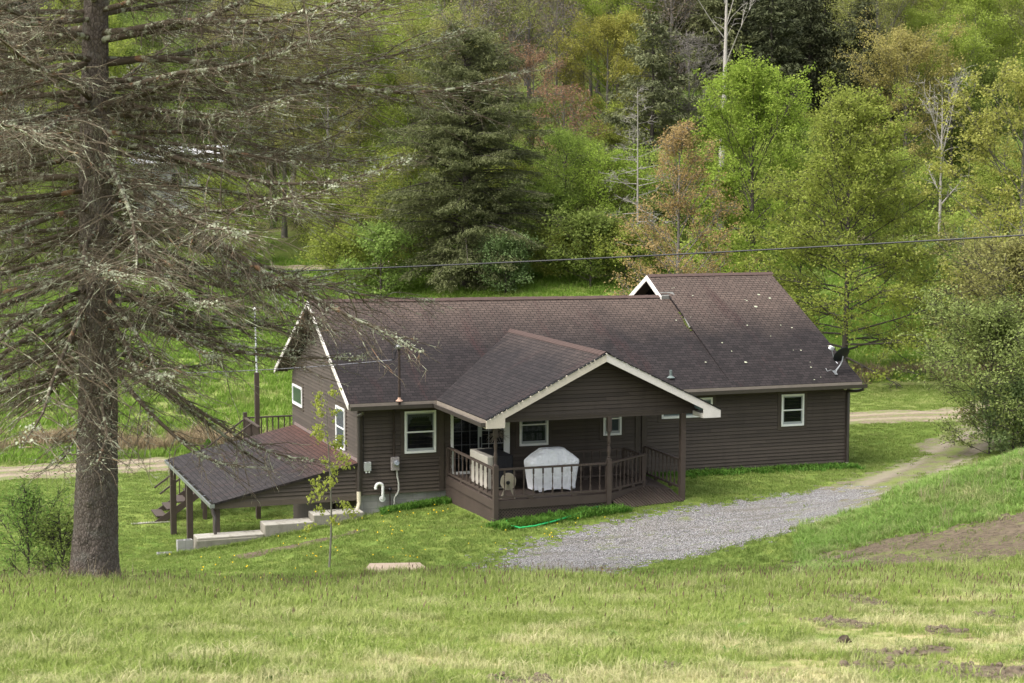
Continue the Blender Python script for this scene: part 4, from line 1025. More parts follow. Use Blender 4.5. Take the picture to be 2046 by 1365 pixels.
# hose reel hung on the rail side
hr = hthing('hose_reel', 'tan plastic hose reel standing behind the front porch rail', 'hose reel', 2.98, -3.72, ZF)
mb = MB()
for s_ in (-.14, .14):
    mb.tube([(s_ - .01, 0, .42), (s_ + .01, 0, .42)], [.2, .2], 24)
    mb.tube([(s_ - .025, 0, .42), (s_ + .025, 0, .42)], [.1, .1], 18)
    for k in range(6): t = k * math.pi / 3; mb.bar((s_, .05 * math.cos(t), .42 + .05 * math.sin(t)), (s_, .19 * math.cos(t), .42 + .19 * math.sin(t)), .05, .03, up=(1, 0, 0))
reel = mb.build('reel_flange', flat('tan_plastic', (.33, .29, .22), .55, .15), hr); 
mb = MB(); mb.tube([(-.14, 0, .42), (.14, 0, .42)], .07, 14); mb.build('drum', flat('tan_plastic_dark', (.2, .18, .14), .6, .2), hr, smooth=True)
mb = MB()
for s_ in (-.17, .17): mb.bar((s_, -.18, .0), (s_, 0, .42), .03, .03); mb.bar((s_, .18, .0), (s_, 0, .42), .03, .03)
mb.build('stand', flat('tan_plastic_stand', (.28, .25, .19), .55, .15), hr)
MB().tube([(-.17, -.0, .42), (-.24, -.0, .42)], [.05, .045], 14).build('hub_cap', M_dark, hr); hr.rotation_euler[2] += 1.2
# wreath of bare twigs on the glass door
wr = hthing('twig_wreath', 'spiky wreath of bare pale twigs hanging on the glass door', 'wreath', 3.95, -.075, 1.55)
nb = NB(); t = rng.uniform(0, 6.283, 60); r1 = rng.uniform(.2, .42, 60); c_ = np.stack([np.cos(t), np.zeros(60), np.sin(t)], 1)
P = np.stack([c_ * .08, c_ * r1[:, None] * .6 + rng.normal(0, .015, (60, 3)) * (1, .3, 1), c_ * r1[:, None] + rng.normal(0, .04, (60, 3)) * (1, .3, 1)], 1); nb.tubes(P, np.array([.006, .005, .003])[None], 4)
nb.build('twigs', flat('pale_twig', (.28, .24, .2), .8, .2), wr)
MB().tube([(.1 * math.cos(6.283 * k / 14), 0, .1 * math.sin(6.283 * k / 14)) for k in range(15)], .016, 6, False).build('ring', flat('vine_ring', (.12, .09, .07), .8, .2), wr)

# plywood sheet lying in the grass
bx, by = at(790, 1124, 39.6)[:2]
pb = empty('plywood_sheet', (bx, by, float(zt(bx, by)) + .03), .15); tag(pb, 'pale plywood sheet lying in the long grass in front of the porch', 'board')
MB().hexa([(-.85, -.55, 0), (.85, -.5, -.02), (.62, .6, 0), (-.55, .55, .03), (-.85, -.55, .02), (.85, -.5, .0), (.62, .6, .02), (-.55, .55, .05)]).build('sheet_face', flat('raw_plywood', (.40, .31, .23), .8, .15, 6), pb)
# green hose in the grass
P = [hitground(px, py, 38) for px, py in ((1216, 1008), (1205, 1014), (1180, 1022), (1150, 1034), (1110, 1046), (1070, 1056), (1040, 1060), (1020, 1056), (1012, 1048), (1016, 1040))]
ho = MB().tube([(p[0], p[1], p[2] + .07) for p in P], .022, 8).build('garden_hose', flat('hose_green', (.03, .42, .12), .4, .1), None, smooth=True)
tag(ho, 'bright green garden hose curling through the grass beside the deck', 'hose')
# dark clod in the foreground
p = hitground(1686, 1288, 10); nb = MB(); n = 14; i0 = 0; gc = np.random.default_rng(3)
rings = [[((r * (1 + gc.normal(0, .25))) * math.cos(6.283 * k / n) * 1.3, (r * (1 + gc.normal(0, .25))) * math.sin(6.283 * k / n), z + gc.normal(0, .006)) for k in range(n)] for r, z in ((.045, -.03), (.046, .005), (.038, .025), (.024, .04), (.006, .046))]
for r in rings: nb.v += r
for a_ in range(4):
    for k in range(n): nb.f.append((a_ * n + k, a_ * n + (k + 1) % n, (a_ + 1) * n + (k + 1) % n, (a_ + 1) * n + k)); nb.sh.append(.5)
nb.f.append(tuple(4 * n + k for k in range(n))); nb.sh.append(.5)
cl = nb.build('dirt_clod', flat('turned_earth', (.07, .052, .038), .95, .4, 30), None, (p[0], p[1], p[2] + .05)); tag(cl, 'dark clod of turned earth lying on the mown grass', 'clod')

# ------------------------------------------------------------------ vegetation materials
M_bark = barkmat('grey_bark', (.075, .066, .055), (.13, .12, .10))
M_barkd = barkmat('dark_bark', (.035, .03, .025), (.07, .06, .05))
M_barkp = barkmat('pale_dead_wood', (.21, .19, .165), (.34, .315, .285), 4)
M_twigs = barkmat('grey_twigs', (.10, .088, .075), (.17, .155, .14))
M_greyw = barkmat('weathered_grey_wood', (.17, .155, .135), (.27, .25, .22), 4)
M_lime = leafmat('lime_leaves', (.23, .30, .05), (.38, .44, .10), .48)
M_maple = leafmat('fresh_maple_leaves', (.20, .30, .04), (.34, .42, .08), .45)
M_maple2 = leafmat('olive_maple_leaves', (.20, .265, .045), (.33, .37, .085), .45)
M_olive = leafmat('olive_leaves', (.235, .25, .07), (.36, .365, .125), .45)
M_orange = leafmat('bronze_leaves', (.37, .27, .105), (.49, .385, .17), .45)
M_red = leafmat('red_buds', (.26, .155, .09), (.36, .235, .14), .35)
M_green = leafmat('mid_green_leaves', (.15, .22, .05), (.26, .33, .085), .45)
M_needle = leafmat('hemlock_needles', (.082, .09, .04), (.19, .20, .09), .3)
M_needle2 = leafmat('grey_green_needles', (.10, .11, .055), (.18, .19, .095), .2)
M_dneedle = leafmat('dark_needles', (.038, .046, .024), (.09, .10, .048), .12)
M_buds = leafmat('brown_buds', (.15, .12, .08), (.24, .20, .13), .2)

def profile_crown(u, shape):
    if shape == 'oval': return np.sin(np.pi * (.12 + .83 * u)) ** .8
    if shape == 'cone': return (1 - u) ** .75 * .95 + .08
    if shape == 'vase': return .35 + .75 * np.sin(np.pi * (.05 + .75 * u))
    return np.sin(np.pi * (.2 + .75 * u)) ** .6
def broadleaf(name, seed, H, RC, r0, base, nl, shape, wood, leaf, nsub=6, ntw=4, npl=13, lsize=.16, spread=.3, e0=15, e1=65, sidesT=8, lean=0., twr=.012, leafdrop=0., bend=.0):
    """returns an Empty with trunk and crown; the crown's limbs belong to the trunk mesh"""
    g_ = np.random.default_rng(seed)
    k = 10; zs = np.linspace(-.4, H * .93, k); wobx = np.cumsum(g_.normal(0, .012 * H / 12, (k, 2)), 0)
    T = np.stack([wobx[:, 0] + lean * zs, wobx[:, 1], zs], 1); rr = r0 * (1 - .9 * np.clip(zs / H, 0, 1) ** .85); rr[0] *= 1.35
    wd = NB(); wd.tubes(T[None], rr[None], sidesT, .5)
    lv = NB(); L1, R1, L2, R2, L3, R3, LC = [], [], [], [], [], [], []
    az = g_.uniform(0, 6.28)
    for i in range(nl):
        t = base + (1 - base) * ((i + g_.uniform(0, .9)) / nl) ** .9; h = t * H * .92; u = (t - base) / (1 - base)
        az += 2.4 + g_.normal(0, .35); el = R(e0 + (e1 - e0) * u + g_.normal(0, 7))
        ln = RC * profile_crown(u, shape) * g_.uniform(.75, 1.12) / max(.45, math.cos(el) ** .6); kk = 6
        s = np.linspace(0, 1, kk); els = el + R(18) * s * g_.uniform(-.6, 1) - bend * s
        azs = az + np.cumsum(g_.normal(0, .09, kk)); ln = min(ln, max(.5, (H - h) / max(.2, math.sin(el)) * 1.02)); st = ln / (kk - 1)
        d = np.stack([np.cos(els) * np.cos(azs), np.cos(els) * np.sin(azs), np.sin(els)], 1) * st; d[0] = 0
        st0 = np.array([np.interp(h, zs, T[:, 0]), np.interp(h, zs, T[:, 1]), h]); P = st0 + np.cumsum(d, 0)
        rb = max(.012, min(.055, r0 * .42) * (1 - .75 * u) * min(1, ln / RC + .2)); L1.append(P); R1.append(rb * (1 - .85 * s))
        ns = max(3, int(nsub * ln / RC + .5))
        for j in range(ns):
            q = g_.uniform(.2, 1.0); p0 = np.array([np.interp(q, s, P[:, c]) for c in range(3)]); a2 = az + g_.choice([-1, 1]) * R(g_.uniform(25, 75)); e2 = el + R(g_.normal(5, 20)) - bend
            l2 = ln * g_.uniform(.22, .45) * (1.25 - .5 * q); s2 = np.linspace(0, 1, 4); e2s = e2 + R(20) * s2 * g_.uniform(-1, 1)
            P2 = p0 + np.stack([np.cos(e2s) * np.cos(a2), np.cos(e2s) * np.sin(a2), np.sin(e2s)], 1) * (s2 * l2)[:, None] + g_.normal(0, .03 * l2, (4, 3)) * s2[:, None]
            L2.append(P2); R2.append(np.maximum(.006, rb * .4 * (1 - .8 * s2)))
            for m_ in range(ntw):
                q2 = g_.uniform(.25, 1.0); p1 = np.array([np.interp(q2, s2, P2[:, c]) for c in range(3)]); dv = g_.normal(0, 1, 3); dv[2] = dv[2] * .6 + .15; dv /= np.linalg.norm(dv); dv = dv * .7 + np.array([math.cos(a2), math.sin(a2), .2]) * .5
                l3 = g_.uniform(.3, .8) * min(1.2, .5 + l2 * .4); p3 = p1 + dv * l3; pm = p1 + dv * l3 * .5 + g_.normal(0, .05, 3)
                L3.append(np.stack([p1, pm, p3])); R3.append([twr, twr * .8, twr * .45]); LC += [p3, pm]
    wd.tubes(L1, R1, 5, .5); wd.tubes(L2, R2, 4); wd.tubes(L3, R3, 3)
    root = empty(name, (0, 0, 0))
    wd.build('trunk', wood, root, smooth=True)
    if npl > 0:
        LC = np.array(LC); c = np.repeat(LC, npl, 0); nn = len(c); c = c + g_.normal(0, spread, (nn, 3)) * (1, 1, .75) - np.array([0, 0, leafdrop])
        keep = c[:, 2] > .3; c = c[keep]; nn = len(c)
        nr = g_.normal(0, 1, (nn, 3)) * .75 + (0, 0, .8); tone = np.repeat(g_.random(len(LC)), npl)[keep] * .6 + g_.random(nn) * .4
        lv.leaves(c, nr, lsize * g_.uniform(.45, 1.5, nn), .8, None, tone); lv.build('crown', leaf, root)
    return root
def conifer(name, seed, H, RC, r0, wood, leaf, lev=.42, per=5, base=.08, droop=14, dens=1.0, sz=.42, gaps=.1, power=.8, top=1.0):
    g_ = np.random.default_rng(seed); wd = NB(); lv = NB()
    zs = np.linspace(-.4, H, 9); T = np.stack([g_.normal(0, .04, 9), g_.normal(0, .04, 9), zs], 1); wd.tubes(T[None], (r0 * (1 - .96 * np.clip(zs / H, 0, 1)))[None], 8, .5)
    B, BR, c, n, al, tn = [], [], [], [], [], []; z = H * base; a0 = 0
    while z < H * .985:
        u = (z / H - base) / (1 - base); rad = RC * ((1 - u) ** power) * (1 - .35 * math.exp(-u * 9)) + .15
        for b in range(per):
            if g_.random() < gaps: continue
            a = a0 + 6.283 * b / per + g_.normal(0, .25); ln = rad * g_.uniform(.5, 1.2); kk = 7; s = np.linspace(0, 1, kk)
            el = R(g_.normal(8 + 18 * u, 12)) - R(droop * 2.2 * (1 - .5 * u)) * s + R(12) * np.maximum(0, s - .7)
            d = np.stack([np.cos(el) * math.cos(a), np.cos(el) * math.sin(a), np.sin(el)], 1) * (ln / (kk - 1)); d[0] = 0
            P = np.array([0, 0, z + g_.normal(0, lev * .8)]) + np.cumsum(d, 0); B.append(P); BR.append((.012 + .012 * ln) * (1 - .85 * s))
            ns = max(4, int(ln * 9 * dens)); q = g_.uniform(.18, 1.0, ns) ** .85; p = np.stack([np.interp(q, s, P[:, i]) for i in range(3)], 1)
            side = np.array([-math.sin(a), math.cos(a), 0]); off = g_.normal(0, 1, ns) * (.18 + .32 * ln * .35 * (1.15 - q)); p = p + side * off[:, None]; p[:, 2] -= np.abs(off) * g_.uniform(.1, .5, ns) + g_.uniform(0, .12, ns)
            c.append(p); dirv = np.stack([np.full(ns, math.cos(a)), np.full(ns, math.sin(a)), -.25 - g_.random(ns) * .5], 1) + side * np.sign(off)[:, None] * .6; al.append(dirv); n.append(g_.normal(0, .5, (ns, 3)) + (0, 0, 1)); tn.append(np.full(ns, g_.random()) * .5 + g_.random(ns) * .5)
        z += lev * g_.uniform(.7, 1.3); a0 += .9
    wd.tubes(B, BR, 3)
    c = np.concatenate(c); al = np.concatenate(al); n = np.concatenate(n); tn = np.concatenate(tn)
    # each spray is three narrow blades
    for k in range(3):
        cc = c + g_.normal(0, .13 * sz / .4, c.shape); lv.leaves(cc, n + g_.normal(0, .5, n.shape), sz * g_.uniform(.6, 1.3, len(cc)), .3, al + g_.normal(0, .45, al.shape), np.clip(tn + g_.normal(0, .12, len(tn)), 0, 1))
    root = empty(name, (0, 0, 0)); wd.build('trunk', wood, root); lv.build('crown', leaf, root); return root
def put(root, px, D, label, cat='tree', py=None, rz=0, sc=(1, 1), group=None, dz=0):
    d = ray(px, 600); X = d[0] * D; root.location = (X, D, float(zt(X, D)) - .05 + dz); root.rotation_euler = (0, 0, rz); root.scale = (sc[0], sc[0], sc[1]); tag(root, label, cat, group); return root

# ------------------------------------------------------------------ the old spruce in front
def spruce():
    g_ = np.random.default_rng(21)
    D = 30.5; X = (172 - 1023) / F_PX * D; Z0 = float(zt(X, D))
    root = empty('spruce_tree', (X, D, Z0)); tag(root, 'large old spruce with drooping bare lichen covered branches, towering in the near grass', 'tree')
    ZR = np.array([-.6, 0, .5, 1.2, 3.2, 6.2, 8.2, 9.7, 14.7, 20.5]); RR = np.array([.52, .44, .395, .37, .335, .30, .25, .215, .12, .02])
    axx = lambda z: .03 * np.asarray(z) + .05 * np.sin(np.asarray(z) * .5)
    nz, na = 260, 56; zs = np.concatenate([np.linspace(-.6, 10, nz - 40), np.linspace(10.1, 20.5, 40)]); an = 2 * np.pi * np.arange(na) / na
    Zg, Ag = np.meshgrid(zs, an, indexing='ij'); rad = np.interp(Zg, ZR, RR)
    rough = sum(np.sin(Ag * f + g_.uniform(0, 6) + 1.5 * np.sin(Zg * h_)) * a for f, h_, a in ((3, .7, .03), (5, 1.3, .02), (9, 2.2, .012), (14, 3.7, .014), (23, 7, .014)))
    rough = rough + g_.normal(0, .018, Zg.shape); fl = np.exp(-np.maximum(Zg, 0) / .4) * (.16 + .2 * np.sin(5 * Ag + .6))
    for kz, ka in [(2.95, -1.9), (2.9, -1.2), (2.55, -1.55), (2.1, -2.3), (2.05, -1.15), (1.65, -1.7), (1.2, -1.1), (2.6, -.9), (3.2, -2.2), (1.0, -2.0), (.7, -1.35)]:
        d = np.hypot((Zg - kz) * 1.0, ((Ag - (ka % 6.283) + np.pi) % 6.283 - np.pi) * .34); rough = rough + .16 * np.exp(-(d / .07) ** 2) - .2 * np.exp(-(d / .026) ** 2)
    rad = rad * (1 + rough + fl); V = np.stack([axx(Zg) + rad * np.cos(Ag), rad * np.sin(Ag), Zg], -1)
    i = np.arange(nz - 1)[:, None] * na + np.arange(na)[None]; i2 = np.arange(nz - 1)[:, None] * na + (np.arange(na)[None] + 1) % na
    tb = NB(); tb.add(V, np.stack([i, i2, i2 + na, i + na], -1), .5)
    m, t, out = newmat('spruce_bark'); g = G(t); o = g.obj()
    vo = g.n('TexVoronoi', {'Vector': g.map(o, (1, 1, .55)), 'Scale': 19.0}, feature='DISTANCE_TO_EDGE').outputs[0]
    n1 = g.noise(g.map(o, (1, 1, .5)), 9, 5, .7)
    c = g.mix(n1, (.10, .08, .068), (.225, .19, .16)); c = g.mix(g.ramp(vo, [(0, .8), (.13, 0.)]), c, (.06, .046, .038))
    c = g.mix(g.ramp(g.noise(o, 3, 4, .7), [(.52, 0.), (.7, .55)]), c, (.21, .205, .175))
    g.bsdf(out, c, .95, g.bump(g.math('ADD', vo, g.math('MULTIPLY', n1, .5)), 1.0, .05), .1)
    tb.build('trunk', m, root, smooth=True)
    # limbs
    P1, Q1, P2, Q2, P3, Q3 = [], [], [], [], [], []; lic, ndl = [], []
    heights = np.concatenate([np.sort(g_.uniform(3.8, 9.9, 112)), np.sort(g_.uniform(9.9, 14, 46)), np.sort(g_.uniform(14, 20, 24))])
    az = 0.
    for z in heights:
        az += 2.399 + g_.normal(0, .3)
        if math.sin(az) < -.85 and g_.random() < .3: az += 1.3 * g_.choice([-1, 1])
        ln = np.interp(z, [3.0, 3.6, 4.4, 6, 9.5, 13, 16, 20], [2.4, 3.2, 4.4, 6.3, 7.2, 6.8, 4.2, .8]) * g_.uniform(.62, 1.08)
        th0 = R(np.interp(z, [3, 5, 7, 9, 12, 20], [-17, -13, -6, 1, 6, 25]) + g_.normal(0, 6)); th1 = th0 + R(g_.uniform(2, 26)) 
        k = 14; s = np.linspace(0, 1, k); th = th0 + (th1 - th0) * s ** 1.3 - R(9) * np.sin(s * 3.1) + np.cumsum(g_.normal(0, R(3.2), k)); aa = az + np.cumsum(g_.normal(0, R(4), k))
        d = np.stack([np.cos(th) * np.cos(aa), np.cos(th) * np.sin(aa), np.sin(th)], 1) * (ln / (k - 1)); d[0] = 0
        r_in = float(np.interp(z, ZR, RR)) * .8; P = np.array([axx(z) + r_in * math.cos(az), r_in * math.sin(az), z]) + np.cumsum(d, 0)
        rb = (.023 + .0046 * ln) * g_.uniform(.8, 1.25); P1.append(P); Q1.append(rb * (1 - s) ** .8 + .006)
        tg = np.gradient(P, axis=0); tg /= np.linalg.norm(tg, axis=1, keepdims=True); live = z > 11.2 and g_.random() < .6
        q = .06
        while q < .99:
            q += g_.uniform(.06, .135) / ln; 
            if q >= 1: break
            p0 = np.array([np.interp(q, s, P[:, c]) for c in range(3)]); t0 = np.array([np.interp(q, s, tg[:, c]) for c in range(3)]); sd = np.cross(t0, (0, 0, 1)); sd /= np.linalg.norm(sd)
            sg = g_.choice([-1, 1]); ang = R(g_.uniform(35, 75)); dv = t0 * math.cos(ang) + sd * sg * math.sin(ang) + np.array([0, 0, g_.normal(-.14, .22)])
            l2 = g_.uniform(.12, .55) + ln * .17 * math.sin(math.pi * min(1, q * 1.05)) ** .7 * g_.uniform(.2, 1.25); k2 = 6; s2 = np.linspace(0, 1, k2)
            bendv = np.cumsum(g_.normal(0, .09, (k2, 3)), 0) * l2 * .35; bendv[0] = 0
            cur = (t0 * .35 + np.array([0, 0, -.05])) * (s2 ** 2)[:, None] * l2
            PP = p0 + dv * (s2 * l2)[:, None] + bendv + cur; P2.append(PP); Q2.append((.0045 + .0055 * min(l2, 1.4)) * (1 - .8 * s2) + .0012)
            nt_ = int(l2 * (8.5 if z < 6 else 11.5) + g_.uniform(0, 2))
            for _ in range(nt_):
                q2 = g_.uniform(.08, 1); p1 = np.array([np.interp(q2, s2, PP[:, c]) for c in range(3)]); dd = dv * g_.uniform(.2, 1) + g_.normal(0, .55, 3) + np.array([0, 0, -.12]); dd /= np.linalg.norm(dd); l3 = g_.uniform(.07, .38)
                pe_ = p1 + dd * l3 + np.array([0, 0, g_.normal(-.02, .04)]); P3.append(np.stack([p1, p1 + dd * l3 * .5 + g_.normal(0, .018, 3), pe_])); Q3.append((.0034, .0026, .0015))
            if live and l2 > .25:
                w_ = int(l2 * 16); q3 = g_.uniform(.2, 1, w_); ndl.append(np.stack([np.interp(q3, s2, PP[:, c]) for c in range(3)], 1))
        for _ in range(int(ln * 4.5)):
            q = g_.uniform(.2, 1) ; 
            if g_.random() < .75: lic.append((np.array([np.interp(q, s, P[:, c]) for c in range(3)]), g_.integers(5, 22)))
    br = NB(); br.tubes(P1, Q1, 6, g_.uniform(0, .25, len(P1))); br.tubes(P2, Q2, 4, g_.uniform(.05, .7, len(P2))); br.tubes(P3, Q3, 3, g_.uniform(.1, 1, len(P3)))
    m, t, out = newmat('spruce_branch_bark'); g = G(t); o = g.obj()
    c = g.mix(g.attr('sh'), (.07, .052, .034), (.235, .19, .135)); c = g.mix(g.math('MULTIPLY', g.noise(o, 11, 3, .6), .6), c, (.12, .10, .075))
    c = g.mix(g.ramp(g.noise(o, 2.3, 2, .5), [(.66, 0.), (.7, .75)]), c, (.30, .17, .095))
    c = g.mix(g.ramp(g.noise(g.map(o, loc=(4, 7, 1)), 4.5, 4, .65), [(.53, 0.), (.62, .85)]), c, (.42, .44, .31))
    g.bsdf(out, c, .95, g.bump(g.noise(o, 45, 3), .6, .01), .1)
    br.build('branches', m, root)
    lv = NB()
    for p, n in lic:
        n = int(n); c = p + g_.normal(0, .04, (n, 3)) * (1.6, 1.6, .7); lv.leaves(c, g_.normal(0, 1, (n, 3)), g_.uniform(.02, .065, n), .8)
    pick = g_.choice(len(P2), 3600); 
    for j in pick:
        PP = P2[j]; q = g_.random(); p = PP[int(q * 5)]; n = 4; lv.leaves(p + g_.normal(0, .018, (n, 3)), g_.normal(0, 1, (n, 3)), g_.uniform(.012, .038, n), .8)
    lv.build('lichen', leafmat('pale_green_lichen', (.32, .345, .235), (.50, .52, .38), .1, .2, .95), root)
    if ndl:
        nv = NB(); c = np.concatenate(ndl); c = np.repeat(c, 5, 0); c = c + g_.normal(0, .035, c.shape); nv.leaves(c, g_.normal(0, 1, c.shape), g_.uniform(.05, .11, len(c)), .16); nv.build('needles', leafmat('blue_green_needles', (.05, .075, .045), (.1, .13, .085), .15), root)
spruce()

# ------------------------------------------------------------------ trees that stand out one by one
put(conifer('hemlock_tree', 5, 15.5, 6.1, .28, M_barkd, M_needle, .25, 7, .03, 14, 4.6, .2, .22, .36), 930, 106, 'broad dark hemlock directly behind the long roof, its crown wider than any other tree', py=580)
put(broadleaf('bronze_maple', 11, 11.4, 3.6, .12, .06, 44, 'cone', M_twigs, M_orange, 7, 5, 7, .085, .14, 22, 68), 1352, 78, 'bronze leaved maple behind the peak of the upper roof')
put(broadleaf('green_maple', 12, 12.9, 3.8, .17, .13, 46, 'oval', M_barkd, M_maple, 7, 5, 19, .10, .135, 12, 70), 1500, 84, 'bright green maple between the bronze maple and the wider olive maple')
put(broadleaf('olive_maple', 13, 12.0, 5.4, .15, .07, 74, 'cone', M_barkd, M_maple2, 11, 5, 13, .095, .15, 0, 66, bend=.15), 1688, 74, 'wide olive green maple beside the right end of the house, branches sweeping low')
put(broadleaf('dead_snag', 14, 20.5, 4.6, .29, .60, 9, 'vase', M_barkp, M_buds, 5, 3, 0, .1, .2, 52, 76, lean=.012, twr=.016), 1436, 112, 'tall pale dead trunk with a forked bare top above the green maple')
put(broadleaf('grey_snag', 15, 12.6, 2.4, .10, .3, 34, 'cone', M_greyw, M_buds, 6, 4, 0, .1, .2, -5, 22, lean=-.01, twr=.012), 1275, 104, 'thin grey dead tree with short level twigs left of the bronze maple')
put(broadleaf('pale_bare_tree', 16, 12.5, 2.3, .14, .5, 12, 'vase', M_greyw, M_buds, 5, 3, 0, .1, .2, 48, 74, twr=.014), 1873, 92, 'pale bare tree with forked grey limbs right of the olive maple')
put(broadleaf('yellow_green_tree', 17, 12.6, 4.0, .17, .12, 36, 'oval', M_bark, leafmat('yellow_green_leaves', (.26, .28, .06), (.40, .39, .11), .42), 6, 5, 15, .095, .13, 10, 66), 2040, 68, 'yellow green young tree cut by the right hand picture edge')
put(broadleaf('thicket_tree', 18, 6.0, 3.2, .045, .01, 50, 'vase', M_barkd, leafmat('bronze_olive_leaves', (.21, .2, .065), (.31, .32, .11), .4), 6, 5, 9, .08, .15, 34, 80), 2035, 55, 'dark stemmed bushy tree with olive and bronze leaves above the grassy bank')
put(broadleaf('thicket_tree', 19, 4.3, 2.6, .035, .01, 50, 'vase', M_barkd, leafmat('thicket_leaves', (.18, .215, .06), (.28, .32, .11), .4), 6, 5, 11, .07, .14, 22, 78), 1985, 53, 'lower green leaved bush crowding the foot of the olive thicket tree')
put(broadleaf('lime_tree', 20, 15.5, 5.4, .25, .2, 40, 'oval', M_bark, M_lime, 7, 5, 21, .10, .24, 20, 68), 720, 128, 'tall lime green tree just left of the broad hemlock')
put(broadleaf('red_maple', 22, 11, 3.0, .14, .45, 18, 'oval', M_bark, M_red, 6, 4, 6, .11, .2, 15, 60), 1064, 128, 'small red budding tree right of the hemlock top')
put(broadleaf('red_maple', 23, 9.5, 3.2, .14, .45, 18, 'oval', M_bark, M_red, 6, 4, 5, .11, .2, 15, 60), 1125, 122, 'thinner reddish tree lower and right of the red budding tree')
put(broadleaf('lime_tree', 24, 11.8, 4.2, .2, .2, 34, 'oval', M_bark, leafmat('yellow_leaves', (.28, .30, .06), (.42, .41, .10), .42), 7, 5, 18, .10, .24, 20, 68), 1210, 132, 'yellow green tree rising above the thin grey dead tree')
put(conifer('hemlock_tree', 25, 15, 4.8, .24, M_barkd, M_needle2, .36, 5, .1, 12, 1.7, .34, .22, .6), 1300, 120, 'thin grey green hemlock behind the bronze maple')
put(conifer('dark_evergreen', 26, 22, 5.6, .4, M_barkd, M_dneedle, .42, 6, .05, 10, 2.0, .42, .06, .55), 1480, 150, 'nearly black evergreen left of its two dark neighbours, behind the pale dead trunk')
put(conifer('dark_evergreen', 27, 24, 6.2, .4, M_barkd, M_dneedle, .42, 6, .05, 10, 2.0, .42, .06, .55), 1585, 154, 'tallest nearly black evergreen in the middle of the dark stand')
put(conifer('dark_evergreen', 28, 20, 5.2, .4, M_barkd, M_dneedle, .42, 6, .05, 10, 2.0, .42, .06, .55), 1680, 149, 'nearly black evergreen at the right end of the dark stand')
put(conifer('dark_evergreen', 29, 21, 5, .4, M_barkd, M_dneedle, .42, 6, .05, 10, 2.0, .42, .06, .55), 30, 150, 'nearly black evergreen at the upper left corner behind the spruce')
put(broadleaf('bare_tree', 30, 13, 3.8, .18, .35, 26, 'oval', M_twigs, M_buds, 8, 6, 0, .1, .2, 25, 72, twr=.02), 1372, 122, 'grey bare twiggy tree between the hemlock and the pale dead trunk')
put(broadleaf('orange_tree', 31, 13, 4.2, .22, .3, 34, 'oval', M_bark, leafmat('orange_yellow_leaves', (.30, .27, .085), (.42, .37, .13), .4), 7, 5, 15, .10, .22, 25, 70), 1800, 122, 'orange yellow tree behind the olive maple and the pale bare tree')
put(broadleaf('lime_tree', 32, 12.8, 6.2, .25, .2, 44, 'oval', M_bark, M_lime, 7, 5, 22, .105, .26, 15, 66), 1965, 138, 'big lime green rounded tree high at the right edge')
put(broadleaf('understory_tree', 33, 8, 4, .1, .1, 30, 'oval', M_barkd, leafmat('vivid_green_leaves', (.16, .26, .045), (.28, .37, .08), .45), 6, 5, 17, .09, .22, 5, 55), 1130, 112, 'vivid green low tree by the hillside road right of the hemlock')
put(broadleaf('understory_tree', 34, 7, 3.4, .1, .1, 26, 'oval', M_barkd, M_maple, 6, 5, 13, .095, .22, 5, 55), 1215, 109, 'small fresh green tree beside the thin grey dead tree')

# ------------------------------------------------------------------ the wooded hillside
protos = {}
def hide_proto(r): return r
def proto(kind, objs): protos[kind] = objs
proto('lime', [broadleaf('leafing_tree', 100 + i, 15, 4.0, .2, .22, 28, 'oval', M_bark, M_lime, 7, 4, 26, .10, .24, 20, 68) for i in range(3)])
proto('olive', [broadleaf('olive_tree', 110 + i, 16, 4.2, .2, .3, 28, 'oval', M_twigs, M_olive, 8, 5, 15, .095, .24, 25, 70) for i in range(3)])
proto('bare', [broadleaf('bare_tree', 120 + i, 16, 3.6, .2, .3, 26, 'oval', M_twigs, M_buds, 7, 5, 2, .12, .3, 30, 74, twr=.022) for i in range(3)])
proto('green', [broadleaf('green_tree', 130 + i, 13, 4.2, .18, .15, 30, 'oval', M_barkd, M_green, 7, 4, 26, .10, .24, 12, 64) for i in range(2)])
proto('bronze', [broadleaf('bronze_tree', 140 + i, 15, 3.9, .2, .3, 24, 'oval', M_bark, leafmat('bronze_yellow_leaves', (.27, .26, .08), (.39, .37, .13), .4), 7, 5, 16, .10, .22, 22, 68) for i in range(2)])
proto('dark', [conifer('hemlock_tree', 150 + i, 17, 4.4, .3, M_barkd, M_dneedle if i else M_needle, .45, 5, .06, 11, 1.6, .42, .08, .62) for i in range(3)])
used_proto = set()
zone_x = [(-1e9, 620, 'left of the broad hemlock'), (620, 1180, 'above the broad hemlock'), (1180, 1440, 'between hemlock and pale snag'), (1440, 1760, 'above the two maples'), (1760, 1e9, 'far right of hill')]
zone_y = [(0, 133, 'hill foot'), (133, 155, 'middle slope'), (155, 999, 'top slope')]
adj = {'lime': ('pale lime green leafing tree', 'tree'), 'olive': ('thin olive leaved tree', 'tree'), 'bare': ('grey brown bare twiggy tree', 'tree'), 'green': ('leafy mid green tree', 'tree'), 'bronze': ('bronze yellow leafing tree', 'tree'), 'dark': ('dark evergreen tree', 'tree')}
